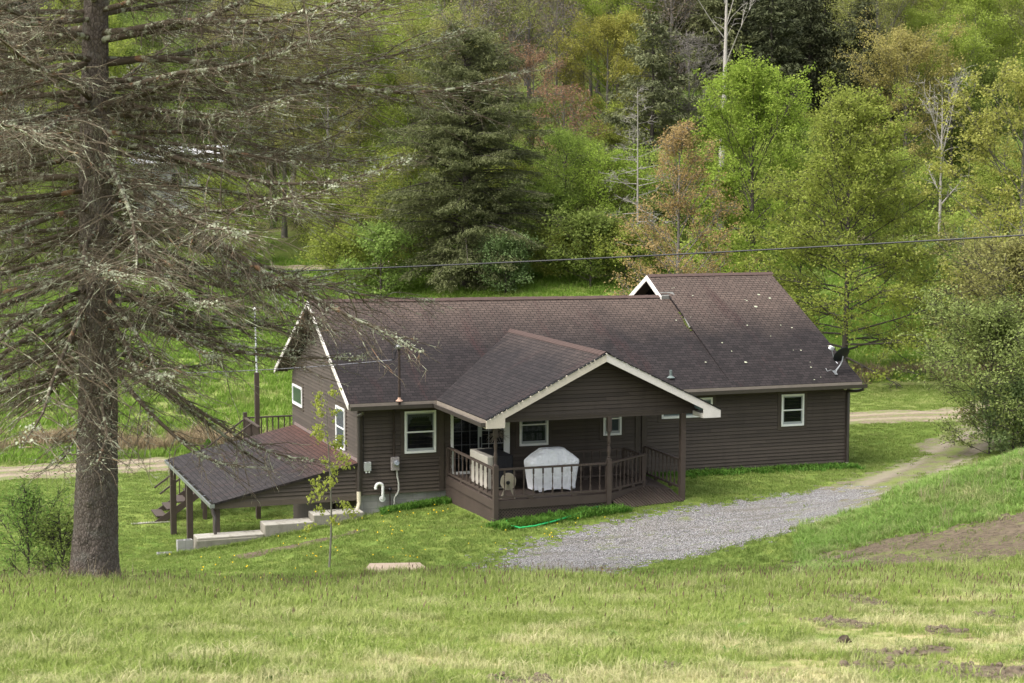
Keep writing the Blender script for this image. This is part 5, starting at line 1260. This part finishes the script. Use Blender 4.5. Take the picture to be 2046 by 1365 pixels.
def kind_at(px, D, g_):
    w_ = dict(lime=.2, olive=.32, bare=.18, green=.12, bronze=.1, dark=.08)
    if px < 150: w_ = dict(dark=.4, olive=.3, green=.15, bare=.15)
    elif px < 600: w_ = dict(olive=.35, green=.2, bare=.2, lime=.15, bronze=.1)
    elif px < 900: w_ = dict(lime=.5, olive=.2, green=.15, bare=.15)
    elif px < 1120: w_ = dict(bare=.5, olive=.25, green=.15, lime=.1)
    elif px < 1330: w_ = dict(lime=.3, olive=.3, bare=.15, green=.15, dark=.1)
    elif px < 1400: w_ = dict(bare=.4, dark=.3, olive=.3)
    elif px < 1730: w_ = dict(dark=.95, olive=.05)
    elif px < 1860: w_ = dict(bronze=.15, olive=.4, bare=.15, lime=.3)
    else: w_ = dict(lime=.55, olive=.25, bare=.1, green=.1)
    ks = list(w_); p = np.array([w_[k] for k in ks]); return ks[g_.choice(len(ks), p=p / p.sum())]
gF = np.random.default_rng(77); placed = [(o.location.x, o.location.y) for o in C.objects if o.parent is None and o.get('category') == 'tree' and o.location.y > 100]
nF = 0; row = 0
D = 119.
while D < 200:
    sp = 5.7 + (D - 124) * .022
    for px in np.arange(-180, 2260, sp / D * F_PX):
        pj = px + gF.uniform(-.4, .4) * sp / D * F_PX + (row % 2) * .5 * sp / D * F_PX; Dj = D + gF.uniform(-2, 2)
        X = (pj - 1023) / F_PX * Dj
        if Dj < np.interp(X, [-90, -16, 0, 90], [120, 121, 124, 122]): continue
        if (215 < pj < 490 and 127 < Dj < 148) or abs(Dj - 118) < 2.2: continue          # clearing round the white house
        if any((X - a) ** 2 + (Dj - b) ** 2 < 9 for a, b in placed): continue
        k = kind_at(pj, Dj, gF); pr = protos[k]; i = gF.integers(len(pr)); src = pr[i]
        zx = next(n for a, b, n in zone_x if a <= pj < b); zy = next(n for a, b, n in zone_y if a <= Dj < b)
        lab = f'{adj[k][0]}, {zy}, {zx}'; grp = f'{adj[k][0]}s, {zy}, {zx}'
        s = gF.uniform(.8, 1.15); sc = (s * gF.uniform(.9, 1.15), s); loc = (X, Dj, float(zt(X, Dj)) - .1); rz = gF.uniform(0, 6.28)
        if (k, i) not in used_proto:
            used_proto.add((k, i)); src.location = loc; src.rotation_euler = (0, 0, rz); src.scale = (sc[0], sc[0], sc[1]); tag(src, lab, 'tree', grp)
        else: copy_tree(src, loc, rz, sc, lab, grp)['category'] = 'tree'
        nF += 1
    D += sp * .82; row += 1
for k in protos:
    for i, o in enumerate(protos[k]):
        if (k, i) not in used_proto:
            for ch in o.children: bpy.data.objects.remove(ch)
            bpy.data.objects.remove(o)
print('forest trees', nF)

# shrubs along the foot of the hill and behind the house
def shrub(name, seed, H, RC, leaf, wood=None, nl=26, npl=11, ls=.12, sp=.22): return broadleaf(name, seed, H, RC, .04 * H / 2, .02, nl, 'oval', wood or M_barkd, leaf, 5, 4, npl, ls, sp, 12, 74)
sh = [shrub('green_shrub', 200, 3.2, 2.2, M_green), shrub('green_shrub', 201, 3.0, 2.4, M_maple2), shrub('green_shrub', 202, 3.4, 2.0, leafmat('grey_green_leaves', (.12, .17, .06), (.2, .27, .11), .35))]
first = {}
SHR = [(2035, 52.5, 2, .6, 'low grey green shrub at the right picture edge below the thicket'), (1900, 88, 0, 1.1, 'dark green shrub at the meadow edge right of the olive maple'), (1935, 90, 2, 1.2, 'grey green shrub behind the thicket tree at the far meadow edge'), (1870, 94, 1, 1.0, 'olive shrub under the pale bare tree'), (1830, 97, 0, 1.0, 'dark green shrub under the lowest maple branches'),
       (1250, 103, 1, 1.1, 'olive shrub behind the upper roof peak'), (1180, 104, 0, 1.2, 'dark green shrub right of the hemlock foot'), (1120, 106, 1, .9, 'small olive shrub by the hemlock foot'), (760, 106, 0, 1.2, 'dark green shrub left of the hemlock foot'), (690, 109, 1, 1.1, 'olive shrub left of the hemlock, above the meadow'), (1010, 103, 2, .9, 'grey green shrub under the hemlock branches'),
       (2000, 96, 1, 1.5, 'large olive shrub behind the thicket tree'), (1600, 96, 0, 1.2, 'dark green shrub between the two maples'), (1420, 98, 1, 1.2, 'olive shrub behind the bronze maple'), (1090, 112, 0, 1.4, 'tall dark green shrub above the road right of the hemlock'), (1310, 108, 0, 1.2, 'dark green shrub behind the grey dead tree')]
for px, D, i, s, lab in SHR:
    X = (px - 1023) / F_PX * D; loc = (X, D, float(zt(X, D)) - .05)
    if i not in first: first[i] = sh[i]; o = sh[i]; o.location = loc; o.scale = (s, s, s); tag(o, lab, 'shrub', 'shrubs round the meadow and thicket')
    else: copy_tree(sh[i], loc, random.uniform(0, 6), (s, s), lab, 'shrubs round the meadow and thicket')['category'] = 'shrub'

# young undergrowth trees filling the foot of the hill
us = [broadleaf('understory_tree', 300 + i, 6.5, 2.9, .08, .06, 26, 'oval', M_barkd, m_, 6, 5, 14, .09, .2, 8, 66) for i, m_ in enumerate((M_maple2, M_green, M_lime))]
uw = ['olive', 'mid green', 'lime green']; ufirst = set()
for k in range(105):
    D = gF.uniform(109, 127); px = gF.uniform(-120, 2150)
    if px < 700: D = D * .5 + 60.5 + (127 - D) * 0
    if 215 < px < 490 and D > 118: continue
    D = D + 0; i = int(gF.integers(3)); X = (px - 1023) / F_PX * D
    if any((X - a) ** 2 + (D - b) ** 2 < 3.5 for a, b in placed) or abs(D - 117.8) < 1.6: continue
    placed.append((X, D)); loc = (X, D, float(zt(X, D)) - .05); s_ = gF.uniform(.7, 1.25); z_ = next(n for a, b, n in zone_x if a <= px < b)
    lab = f'{uw[i]} young undergrowth tree near the hillside road, {z_}'; grp = f'{uw[i]} undergrowth trees {z_}'
    if i not in ufirst: ufirst.add(i); o = us[i]; o.location = loc; o.scale = (s_, s_, s_); tag(o, lab, 'tree', grp)
    else: copy_tree(us[i], loc, gF.uniform(0, 6), (s_, s_), lab, grp)['category'] = 'tree'

# shrub left of the spruce, sapling, arborvitae
put(broadleaf('green_shrub', 210, 1.75, .95, .022, .03, 20, 'oval', M_barkd, leafmat('shrub_leaves', (.17, .28, .055), (.28, .38, .10), .45), 5, 4, 5, .045, .07, 30, 80, twr=.005), 45, 31.5, 'leafy green shrub growing left of the spruce trunk', 'shrub')
put(broadleaf('green_shrub', 211, 1.1, .7, .016, .03, 14, 'oval', M_barkd, M_green, 5, 4, 5, .045, .07, 30, 76, twr=.005), 112, 31.0, 'lower green shrub pressed against the spruce trunk', 'shrub')
def sapling():
    g_ = np.random.default_rng(4); D = 40.3; X = (652 - 1023) / F_PX * D; Z = float(zt(X, D)); H = 4.25
    root = empty('maple_sapling', (X, D, Z)); tag(root, 'slim young maple sapling with a few drooping yellow green leaves in front of the lean-to', 'sapling')
    wd = NB(); lv = NB(); s = np.linspace(0, 1, 12); T = np.stack([.05 * np.sin(s * 5) + .03 * s, .04 * np.sin(s * 4), -.1 + s * H], 1); wd.tubes(T[None], (.028 * (1 - .8 * s))[None], 8, .5)
    P, Q, LC = [], [], []
    for i in range(24):
        h = H * (.2 + .78 * (i + g_.random()) / 24); a = g_.uniform(0, 6.28); ln = g_.uniform(.25, .62) * (1.15 - .55 * h / H); e = R(g_.uniform(15, 55)); k = np.linspace(0, 1, 5)
        p = np.array([np.interp(h, T[:, 2], T[:, 0]), np.interp(h, T[:, 2], T[:, 1]), h]) + np.stack([np.cos(e) * math.cos(a) * k, np.cos(e) * math.sin(a) * k, np.sin(e) * k - .35 * k ** 2.5], 1) * ln
        P.append(p); Q.append(.007 * (1 - .7 * k)); LC += [p[-1]] * 2 + [p[3]] + ([p[2]] if g_.random() < .5 else [])
    wd.tubes(P, Q, 4); wd.build('trunk', barkmat('sapling_bark', (.11, .1, .08), (.19, .18, .14)), root, smooth=True)
    LC = np.array(LC); n = 10; c = np.repeat(LC, n, 0) + g_.normal(0, .06, (len(LC) * n, 3)) - (0, 0, .05); an = g_.uniform(0, 6.28, len(c))
    lv.leaves(c, np.stack([np.cos(an), np.sin(an), .6 + 0 * an], 1), g_.uniform(.05, .115, len(c)), .75, np.stack([np.cos(an) * .4, np.sin(an) * .4, -1 + 0 * an], 1)); lv.build('crown', leafmat('sapling_leaves', (.30, .33, .06), (.46, .47, .11), .5, .1), root)
sapling()
def arborvitae():
    g_ = np.random.default_rng(5); D = 61; X = (410 - 1023) / F_PX * D; Z = float(zt(X, D)); root = empty('arborvitae', (X, D, Z)); tag(root, 'small cone shaped evergreen bush beyond the lean-to roof', 'shrub')
    lv = NB(); n = 5200; u = g_.random(n) ** .8; a = g_.uniform(0, 6.283, n); r = .52 * (1 - u) ** .7 * np.sqrt(g_.random(n)) ** .5 * (1 + .15 * np.sin(a * 5 + u * 9)); c = np.stack([r * np.cos(a), r * np.sin(a), .05 + u * 1.55], 1)
    lv.leaves(c, np.stack([-np.sin(a), np.cos(a), .2 + 0 * a], 1) + g_.normal(0, .4, (n, 3)), g_.uniform(.06, .13, n), .45, np.stack([np.cos(a) * .4, np.sin(a) * .4, 1 + 0 * a], 1)); lv.build('crown', leafmat('arborvitae_sprays', (.06, .16, .02), (.14, .27, .03), .25), root)
    wd = NB(); wd.tubes(np.array([[[0, 0, -.1], [0, 0, .5], [0, 0, 1.4]]]), np.array([[.05, .04, .01]]), 6); wd.build('trunk', M_barkd, root)
arborvitae()

# ------------------------------------------------------------------ far white house, pole, cables
D = 141.; a = at(250, 300, D); b = at(452, 300, D); zg = float(zt((a[0] + b[0]) / 2, D)); X0, X1 = a[0], b[0]
fh = empty('white_house', ((X0 + X1) / 2, D, zg)); tag(fh, 'distant white house with a pale metal roof seen through the spruce branches', 'house'); hw = (X1 - X0) / 2
ez = at(300, 326, D)[2] - zg; rz_ = at(300, 290, D + 2.5)[2] - zg
M_fw = flat('white_clapboard', (.5, .5, .5), .7, .08)
MB().box(-hw + .2, hw - .2, 0, 5, -.5, ez).build('wall', M_fw, fh)
mb = MB(); mb.slab([(-hw, -.4, ez), (hw, -.4, ez), (hw, 2.5, rz_), (-hw, 2.5, rz_)], .1); mb.slab([(hw, 5.4, ez), (-hw, 5.4, ez), (-hw, 2.5, rz_), (hw, 2.5, rz_)], .1); mb.build('roof', flat('pale_metal_roof', (.62, .62, .64), .4, .08, 2, .5), fh)
for x in (-2.6, -.4, 1.9):
    wn = MB().box(x, x + .9, -.06, .02, ez - 2.1, ez - .8).build('window', M_fw, fh); MB().box(x + .07, x + .83, -.09, -.055, ez - 2.03, ez - .87).build('pane', M_dark, wn)
MB().box(2.9, 3.6, -.05, .02, ez - 2.7, ez - .7).build('door', flat('grey_door', (.2, .2, .22), .6, .1), fh)
p = at(515, 700, 64); z0 = float(zt(p[0], 64)); fp = empty('white_pole', (p[0], 64, z0)); tag(fp, 'thin white pole with a ball top standing in the lawn behind the lean-to', 'pole')
zt_ = at(510, 622, 64)[2] - z0; MB().tube([(0, 0, -.2), (-.03, 0, zt_ * .5), (-.09, 0, zt_)], [.045, .04, .03], 10).build('shaft', flat('white_pole_paint', (.55, .56, .57), .4, .08), fp, smooth=True)
MB().lathe((-.09, 0, zt_), [(.02, -.02), (.07, .02), (.085, .07), (.06, .12), (.01, .14)], 12).build('finial', M_vinyl, fp, smooth=True)
def cable(name, label, pts, r, mat): o = MB().tube(pts, r, 6).build(name, mat, None, smooth=True); tag(o, label, 'cable'); return o
D1c, D2c = 46., 40.
A, B = at(-500, 565, 64), at(2500, 442, 38); pts = []
for k in range(41):
    u = k / 40; q = A + (B - A) * u; pts.append(q - np.array([0, 0, .9 * 4 * u * (1 - u) * .35]))
# keep the line where the survey photo has it at its two readable points
def cab(px_py): return None
cable('power_cable', 'thick black overhead cable crossing in front of the maples above the roof', pts, .022, M_dark)
mt = h2w(.78, -.64); A = np.array([mt[0], mt[1], 3.74]); B = at(-350, 700, 58); pts = [A + (B - A) * k / 24 - np.array([0, 0, 2.2 * (k / 24) * (1 - k / 24)]) for k in range(25)]
cable('service_drop', 'thin grey twisted service cable running left from the mast through the spruce', pts, .014, flat('aluminium_cable', (.09, .09, .1), .4, .2, 9, .5, .5))

# ------------------------------------------------------------------ grass (one mass per kind of cover), instanced tufts on points
hid = bpy.data.collections.new('tuft_sources')       # not linked to the scene: only instanced
def bladeclump(name, mat, n, h, spread, wid, lean, seed, flop=.4):
    g_ = np.random.default_rng(seed); nb = NB(); a = g_.uniform(0, 6.283, n); r = spread * np.sqrt(g_.random(n)); b = np.stack([r * np.cos(a), r * np.sin(a), np.full(n, -.02)], 1)
    an = g_.uniform(0, 6.283, n); hh = h * g_.uniform(.45, 1.15, n); ln = lean * g_.uniform(.2, 1.3, n); d = np.stack([np.cos(an), np.sin(an), 0 * an], 1); sd = np.stack([-np.sin(an), np.cos(an), 0 * an], 1)
    w_ = (wid * g_.uniform(.7, 1.3, n))[:, None]; up = np.array([0, 0, 1.])
    m_ = b + up * (hh * .6)[:, None] + d * (hh * ln * .35)[:, None]; t = b + up * (hh * (1 - .25 * ln))[:, None] + d * (hh * ln * (1 + flop))[:, None]
    V = np.stack([b - sd * w_, b + sd * w_, m_ + sd * w_ * .8, m_ - sd * w_ * .8, t - sd * w_ * .12, t + sd * w_ * .12], 1); i = np.arange(n)[:, None] * 6
    F = np.stack([i + [0, 1, 2, 3], i + [3, 2, 5, 4]], 1).reshape(-1, 4); nb.add(V, F, np.repeat(g_.random(n), 2))
    me = nb.mesh(name); me.materials.append(mat); o = bpy.data.objects.new(name, me); hid.objects.link(o); return o
def grassmat(name, c1, c2, straw, patch=(.5, .68), sscale=.7, trans=.35, amount=1.0, dryx=False):
    m, t, out = newmat(name); g = G(t); p = g.pos()
    c = g.mix(g.attr('sh'), c1, c2)
    big = g.noise(p, .33, 4, .6); c = g.mix(g.math('MULTIPLY', g.ramp(big, [(.35, 0.), (.65, 1.)]), .6), c, g.mix(g.attr('sh'), tuple(x * .62 for x in c1), tuple(x * .7 for x in c2)))
    f = g.ramp(g.noise(g.map(p, loc=(5, 3, 0)), sscale, 5, .65), [(patch[0], 0.), (patch[1], amount)])
    if dryx:      # the slope dries out towards the lower right, where it was driven over
        sx = g.n('SeparateXYZ', {0: p}); dv = g.n('MapRange', {0: g.math('SUBTRACT', g.math('MULTIPLY', sx.outputs[0], .8), sx.outputs[1]), 1: -28.0, 2: -14.5, 3: .22, 4: 1.3}).outputs[0]
        f = g.math('MULTIPLY', f, dv, True)
    f2 = g.math('MULTIPLY', f, g.ramp(g.attr('sh'), [(.1, .25), (.6, 1.)])); c = g.mix(f2, c, straw)
    c = g.mix(g.ramp(g.attr('sh'), [(.93, 0.), (.95, .75)]), c, tuple(x * .9 for x in straw))
    c = g.mix(g.math('MULTIPLY', g.rnd(), .3), c, c2)
    d = g.n('BsdfPrincipled', {'Roughness': .6, 'Base Color': c}); d.inputs['Specular IOR Level'].default_value = .06; tr = g.n('BsdfTranslucent', {'Color': c})
    mx = g.n('MixShader', {'Fac': trans, 1: d.outputs[0], 2: tr.outputs[0]}); t.links.new(mx.outputs[0], out.inputs[0]); return m
def scatter(name, pts, scl, sources, seed=0):
    me = bpy.data.meshes.new(name); me.vertices.add(len(pts)); me.vertices.foreach_set('co', np.asarray(pts, np.float32).ravel())
    a = me.attributes.new('scl', 'FLOAT', 'POINT'); a.data.foreach_set('value', np.asarray(scl, np.float32))
    o = bpy.data.objects.new(name, me); C.objects.link(o)
    col = bpy.data.collections.new(name + '_tufts')
    for s in sources: col.objects.link(s)
    ng = bpy.data.node_groups.new(name, 'GeometryNodeTree'); ng.interface.new_socket('Geometry', in_out='INPUT', socket_type='NodeSocketGeometry'); ng.interface.new_socket('Geometry', in_out='OUTPUT', socket_type='NodeSocketGeometry')
    N = ng.nodes; I, O = N.new('NodeGroupInput'), N.new('NodeGroupOutput'); ci = N.new('GeometryNodeCollectionInfo'); ci.inputs['Collection'].default_value = col; ci.inputs['Separate Children'].default_value = True; ci.inputs['Reset Children'].default_value = True
    ip = N.new('GeometryNodeInstanceOnPoints'); ip.inputs['Pick Instance'].default_value = True
    rv = N.new('FunctionNodeRandomValue'); rv.data_type = 'FLOAT_VECTOR'; rv.inputs[0].default_value = (-.1, -.1, 0); rv.inputs[1].default_value = (.1, .1, 6.283); rv.inputs['Seed'].default_value = seed
    ri = N.new('FunctionNodeRandomValue'); ri.data_type = 'INT'; ri.inputs[4].default_value = 0; ri.inputs[5].default_value = len(sources) - 1; ri.inputs['Seed'].default_value = seed + 3
    na = N.new('GeometryNodeInputNamedAttribute'); na.data_type = 'FLOAT'; na.inputs['Name'].default_value = 'scl'
    l = ng.links.new; l(I.outputs[0], ip.inputs['Points']); l(ci.outputs[0], ip.inputs['Instance']); l(rv.outputs[0], ip.inputs['Rotation']); l(ri.outputs[2], ip.inputs['Instance Index']); l(na.outputs[0], ip.inputs['Scale']); l(ip.outputs[0], O.inputs[0])
    o.modifiers.new('tufts', 'NODES').node_group = ng; tag(o, kind='stuff'); return o
gG = np.random.default_rng(99)
def field(n, d0, d1, pmin=-140, pmax=2190):
    """random points spread over the fan of ground between two distances"""
    D = np.sqrt(gG.uniform(d0 ** 2, d1 ** 2, n)); px = gG.uniform(pmin, pmax, n); X = (px - 1023) / F_PX * D; return X, D
def clear(x, y):
    hx, hy = w2h(x, y); ok = ~((hx > -.05) & (hx < 15.3) & (hy > -.02) & (hy < 9.9)); ok &= ~((hx > 2.4) & (hx < 7.85) & (hy > -4.15) & (hy < 0))
    ok &= ~((hx > -4.6) & (hx < 0) & (hy > -.66) & (hy < .1)); ok &= ~((hx > -4.35) & (hx < -1.5) & (hy > .2) & (hy < 3.5)); return ok
def paved(x, y): return f_grav(x, y) | f_track(x, y) | f_road(x, y) | f_link(x, y)
M_g1 = grassmat('tall_grass_blades', (.15, .225, .042), (.325, .385, .105), (.58, .52, .31), (.47, .64), .8, dryx=True)
M_g2 = grassmat('lawn_blades', (.135, .21, .04), (.24, .31, .08), (.38, .37, .16), (.56, .74), .5, .35, .7)
M_g3 = grassmat('meadow_blades', (.13, .24, .028), (.22, .33, .06), (.40, .32, .18), (.62, .74), .16)
M_g4 = grassmat('bank_blades', (.18, .32, .055), (.28, .40, .11), (.50, .43, .25), (.52, .68), .5)
M_seed = flat('seed_heads', (.13, .09, .055), .9, .3)
T1 = [bladeclump('tuft', M_g1, 36, (.10, .13, .11, .16, .09, .14, .12)[i], .14, .0042, (.4, .7, .9, .5, 1.0, .6, .8)[i], i) for i in range(7)]
T1b = [bladeclump('tuft', M_g1, 26, .21, .12, .0042, .35, 20 + i) for i in range(4)]
T2 = [bladeclump('tuft', M_g2, 46, .075, .2, .006, .6, 40 + i) for i in range(5)]
T2b = [bladeclump('tuft', M_g2, 30, .12, .12, .006, .6, 200 + i) for i in range(3)]
T1b2 = [bladeclump('tuft', M_g1, 26, .22, .12, .0045, .4, 210 + i) for i in range(3)]
T3 = [bladeclump('tuft', M_g3, 40, .3, .4, .014, .5, 60 + i) for i in range(4)]
T4 = [bladeclump('tuft', M_g4, 40, .17, .18, .006, .8, 80 + i) for i in range(4)]
# near slope
X, D = field(26000, 11, 34); dry = np.clip((X + 6 - (22 - D) * .0) / 12, 0, 1) * np.clip((30 - D) / 10, 0, 1); bare = wob(X, D, .5, 31) + dry * .75
ok = ~f_soil(X, D) & ~(f_patch(X, D) & (gG.random(len(X)) < .8)); X, D, dry, bare = X[ok], D[ok], dry[ok], bare[ok]
pt = wob(X, D, 1.6, 61) + wob(X, D, .7, 62); sc = gG.uniform(.55, 1.2, len(X)) * (1 - .35 * dry) * (1 + .35 * np.clip(pt, -1, 1.4)) * np.where(bare > 1.1, .6, 1); scatter('meadow_grass', np.stack([X, D, zt(X, D)], 1), sc, T1)
X, D = field(700, 12, 33); M_weed = leafmat('broad_weed_leaves', (.08, .15, .03), (.17, .25, .06), .35); k = wob(X, D, .9, 71) > .15; X, D = X[k], D[k]
scatter('broadleaf_weeds', np.stack([X, D, zt(X, D)], 1), gG.uniform(.5, 1.3, len(X)), [bladeclump('tuft', M_weed, 14, .09, .07, .011, 1.3, 160 + i, .6) for i in range(3)], 29)
X, D = field(3600, 24, 33.5); keep = gG.random(len(X)) < np.clip((D - 23) / 5, 0, 1) * np.clip((9 - X) / 8, .25, 1); X, D = X[keep], D[keep]; ok = ~f_soil(X, D); X, D = X[ok], D[ok]
scatter('tall_grass', np.stack([X, D, zt(X, D)], 1), gG.uniform(.7, 1.2, len(X)), T1b, 5)
# lawns round the house
X, D = field(46000, 33, 72); ok = clear(X, D) & ~(paved(X, D) & (gG.random(len(X)) < .985)) & ~(f_soil(X, D) & (gG.random(len(X)) < .72)) & ~(f_path(X, D) & (gG.random(len(X)) < .8)); X, D = X[ok], D[ok]
scatter('lawn_grass', np.stack([X, D, zt(X, D)], 1), gG.uniform(.6, 1.3, len(X)), T2, 9)
# taller fringe at the foot of the walls and the deck
hx = np.concatenate([gG.uniform(.6, 2.5, 420), gG.uniform(8, 15.2, 520), gG.uniform(2.3, 6, 420)]); hy = np.concatenate([gG.uniform(-.55, -.05, 420), -np.abs(gG.normal(0, .35, 520)) - .05, gG.uniform(-4.8, -4.12, 420)])
X, D = h2w(hx, hy); ok = ~f_grav(X, D); X, D = X[ok], D[ok]; scatter('wall_weeds', np.stack([X, D, zt(X, D)], 1), gG.uniform(.25, 1.0, len(X)), [bladeclump('tuft', leafmat('weed_leaves', (.07, .17, .025), (.14, .27, .045), .3), 30, .2, .14, .016, .7, 90 + i) for i in range(3)], 11)
hx = np.concatenate([gG.uniform(-5.6, 0, 260), gG.uniform(-5.8, -4.4, 60)]); hy = np.concatenate([-.66 - np.abs(gG.normal(0, .1, 260)), gG.uniform(-.9, .1, 60)]); X, D = h2w(hx, hy); scatter('wall_foot_grass', np.stack([X, D, zt(X, D)], 1), gG.uniform(.7, 1.5, len(X)), T2b, 12)
X = gG.uniform(bx - 1.2, bx + 1.2, 190); D = by - .35 - gG.random(190) * .8; scatter('board_edge_grass', np.stack([X, D, zt(X, D)], 1), gG.uniform(.6, 1.35, 190), T1b2, 14)
# bank on the right
X, D = field(9000, 33.5, 50, 1600, 2300); z = zt(X, D); ok = (z > .35) & ~paved(X, D) & ~f_soil(X, D); X, D = X[ok], D[ok]; scatter('bank_grass', np.stack([X, D, zt(X, D)], 1), gG.uniform(.5, 1.15, len(X)), T4, 13)
# far meadow
X, D = field(26000, 66, 122); ok = ~f_road(X, D) & ~f_hroad(X, D) & clear(X, D); X, D = X[ok], D[ok]; mow = (X > 8) & (D < 73); ok = ~mow; X, D = X[ok], D[ok]; scatter('far_meadow_grass', np.stack([X, D, zt(X, D)], 1), gG.uniform(.5, 1.1, len(X)), T3, 17)
# strip of dead tan grass in the ditch
M_tang = grassmat('dead_grass_blades', (.26, .2, .115), (.4, .32, .2), (.12, .17, .04), (.6, .75), .5)
T5 = [bladeclump('tuft', M_tang, 36, .55, .35, .012, .5, 120 + i) for i in range(3)]
n = 1500; X = gG.uniform(-26, -5, n); D = 71.5 + gG.normal(0, .8, n) + .04 * X; X2 = gG.uniform(11, 30, n); D2_ = 74.3 + gG.normal(0, .6, n); X, D = np.concatenate([X, X2]), np.concatenate([D, D2_]); k = (wob(X, D, .35, 41) > -.1); X, D = X[k], D[k]
scatter('dead_grass', np.stack([X, D, zt(X, D)], 1), gG.uniform(.5, 1.2, len(X)), T5, 19)
# dry stalks at the spruce foot and on the bank
T6 = [bladeclump('tuft', grassmat('dry_stalk_blades', (.34, .27, .17), (.46, .39, .26), (.3, .25, .15), (.5, .7), 1), 12, .55, .12, .004, .35, 140 + i) for i in range(3)]
X = np.concatenate([gG.uniform(-9.6, -6.5, 90), gG.uniform(9, 14, 60)]); D = np.concatenate([gG.uniform(29.4, 31.6, 90), gG.uniform(36, 43, 60)]); scatter('dry_stalks', np.stack([X, D, zt(X, D)], 1), gG.uniform(.5, 1.1, len(X)), T6, 23)
# dandelions
X, D = field(230, 37, 47, 300, 1250); ok = clear(X, D) & ~paved(X, D) & (wob(X, D, .6, 51) > -.1); X, D = X[ok], D[ok]; nb = NB(); c = np.stack([X, D, zt(X, D) + .09], 1)
nb.leaves(c, gG.normal(0, .25, c.shape) + (0, -.5, .8), gG.uniform(.025, .042, len(c)), 1.0); nb.leaves(c + (0, 0, .004), gG.normal(0, .25, c.shape) + (0, -.5, .8), gG.uniform(.025, .042, len(c)), 1.0)
tag(nb.build('dandelions', flat('dandelion_yellow', (.75, .5, .01), .7, .15)), kind='stuff')
# tan seed heads standing over the near grass
X, D = field(6500, 19, 31); k = gG.random(len(X)) < np.clip((D - 17) / 10, .1, 1) * np.clip(.6 + wob(X, D, .8, 81), .05, 1); X, D = X[k], D[k]; nb = NB(); c = np.stack([X, D, zt(X, D) + gG.uniform(.15, .3, len(X))], 1); nb.leaves(c, gG.normal(0, 1, c.shape) * (1, 1, .2), gG.uniform(.05, .1, len(c)), .2, np.tile([.1, 0, 1.], (len(c), 1))); tag(nb.build('seed_heads', M_seed), kind='stuff')

# clods of turned earth on the bare ground
def clod(i):
    g_ = np.random.default_rng(500 + i); mb = MB(); n = 7; rings = [[(r * g_.uniform(.6, 1.3) * math.cos(6.283 * k / n), r * g_.uniform(.6, 1.3) * math.sin(6.283 * k / n), z) for k in range(n)] for r, z in ((.05, -.02), (.045, .02), (.015, .04))]
    for r in rings: mb.v += r
    for a in range(2):
        for k in range(n): mb.f.append((a * n + k, a * n + (k + 1) % n, (a + 1) * n + (k + 1) % n, (a + 1) * n + k)); mb.sh.append(.5)
    mb.f.append(tuple(2 * n + k for k in range(n))); mb.sh.append(.5)
    me = bpy.data.meshes.new('clod'); me.from_pydata(mb.v, [], mb.f); me.materials.append(M_clod); o = bpy.data.objects.new('clod', me); hid.objects.link(o); return o
M_clod = flat('clod_earth', (.13, .102, .07), .97, .5, 3)
X1, D1_ = gG.uniform(3, 13, 9000), gG.uniform(28.5, 38, 9000); k = f_soil(X1, D1_) & (gG.random(9000) < .55); X2, D2_ = gG.uniform(-2, 10, 9000), gG.uniform(13, 27, 9000); k2 = f_patch(X2, D2_)
X, D = np.concatenate([X1[k], X2[k2]]), np.concatenate([D1_[k], D2_[k2]]); scatter('soil_clods', np.stack([X, D, zt(X, D) + .02], 1), gG.uniform(.2, .9, len(X)) ** 1.5, [clod(i) for i in range(4)], 31)
X, D = gG.uniform(3, 13, 1500), gG.uniform(28.5, 38, 1500); k = f_soil(X, D) & (wob(X, D, 1.3, 91) > .1); X, D = X[k], D[k]; scatter('sprouting_grass', np.stack([X, D, zt(X, D)], 1), gG.uniform(.4, 1.0, len(X)), [bladeclump('tuft', M_g2, 20, .1, .14, .006, .8, 190 + i) for i in range(3)], 33)
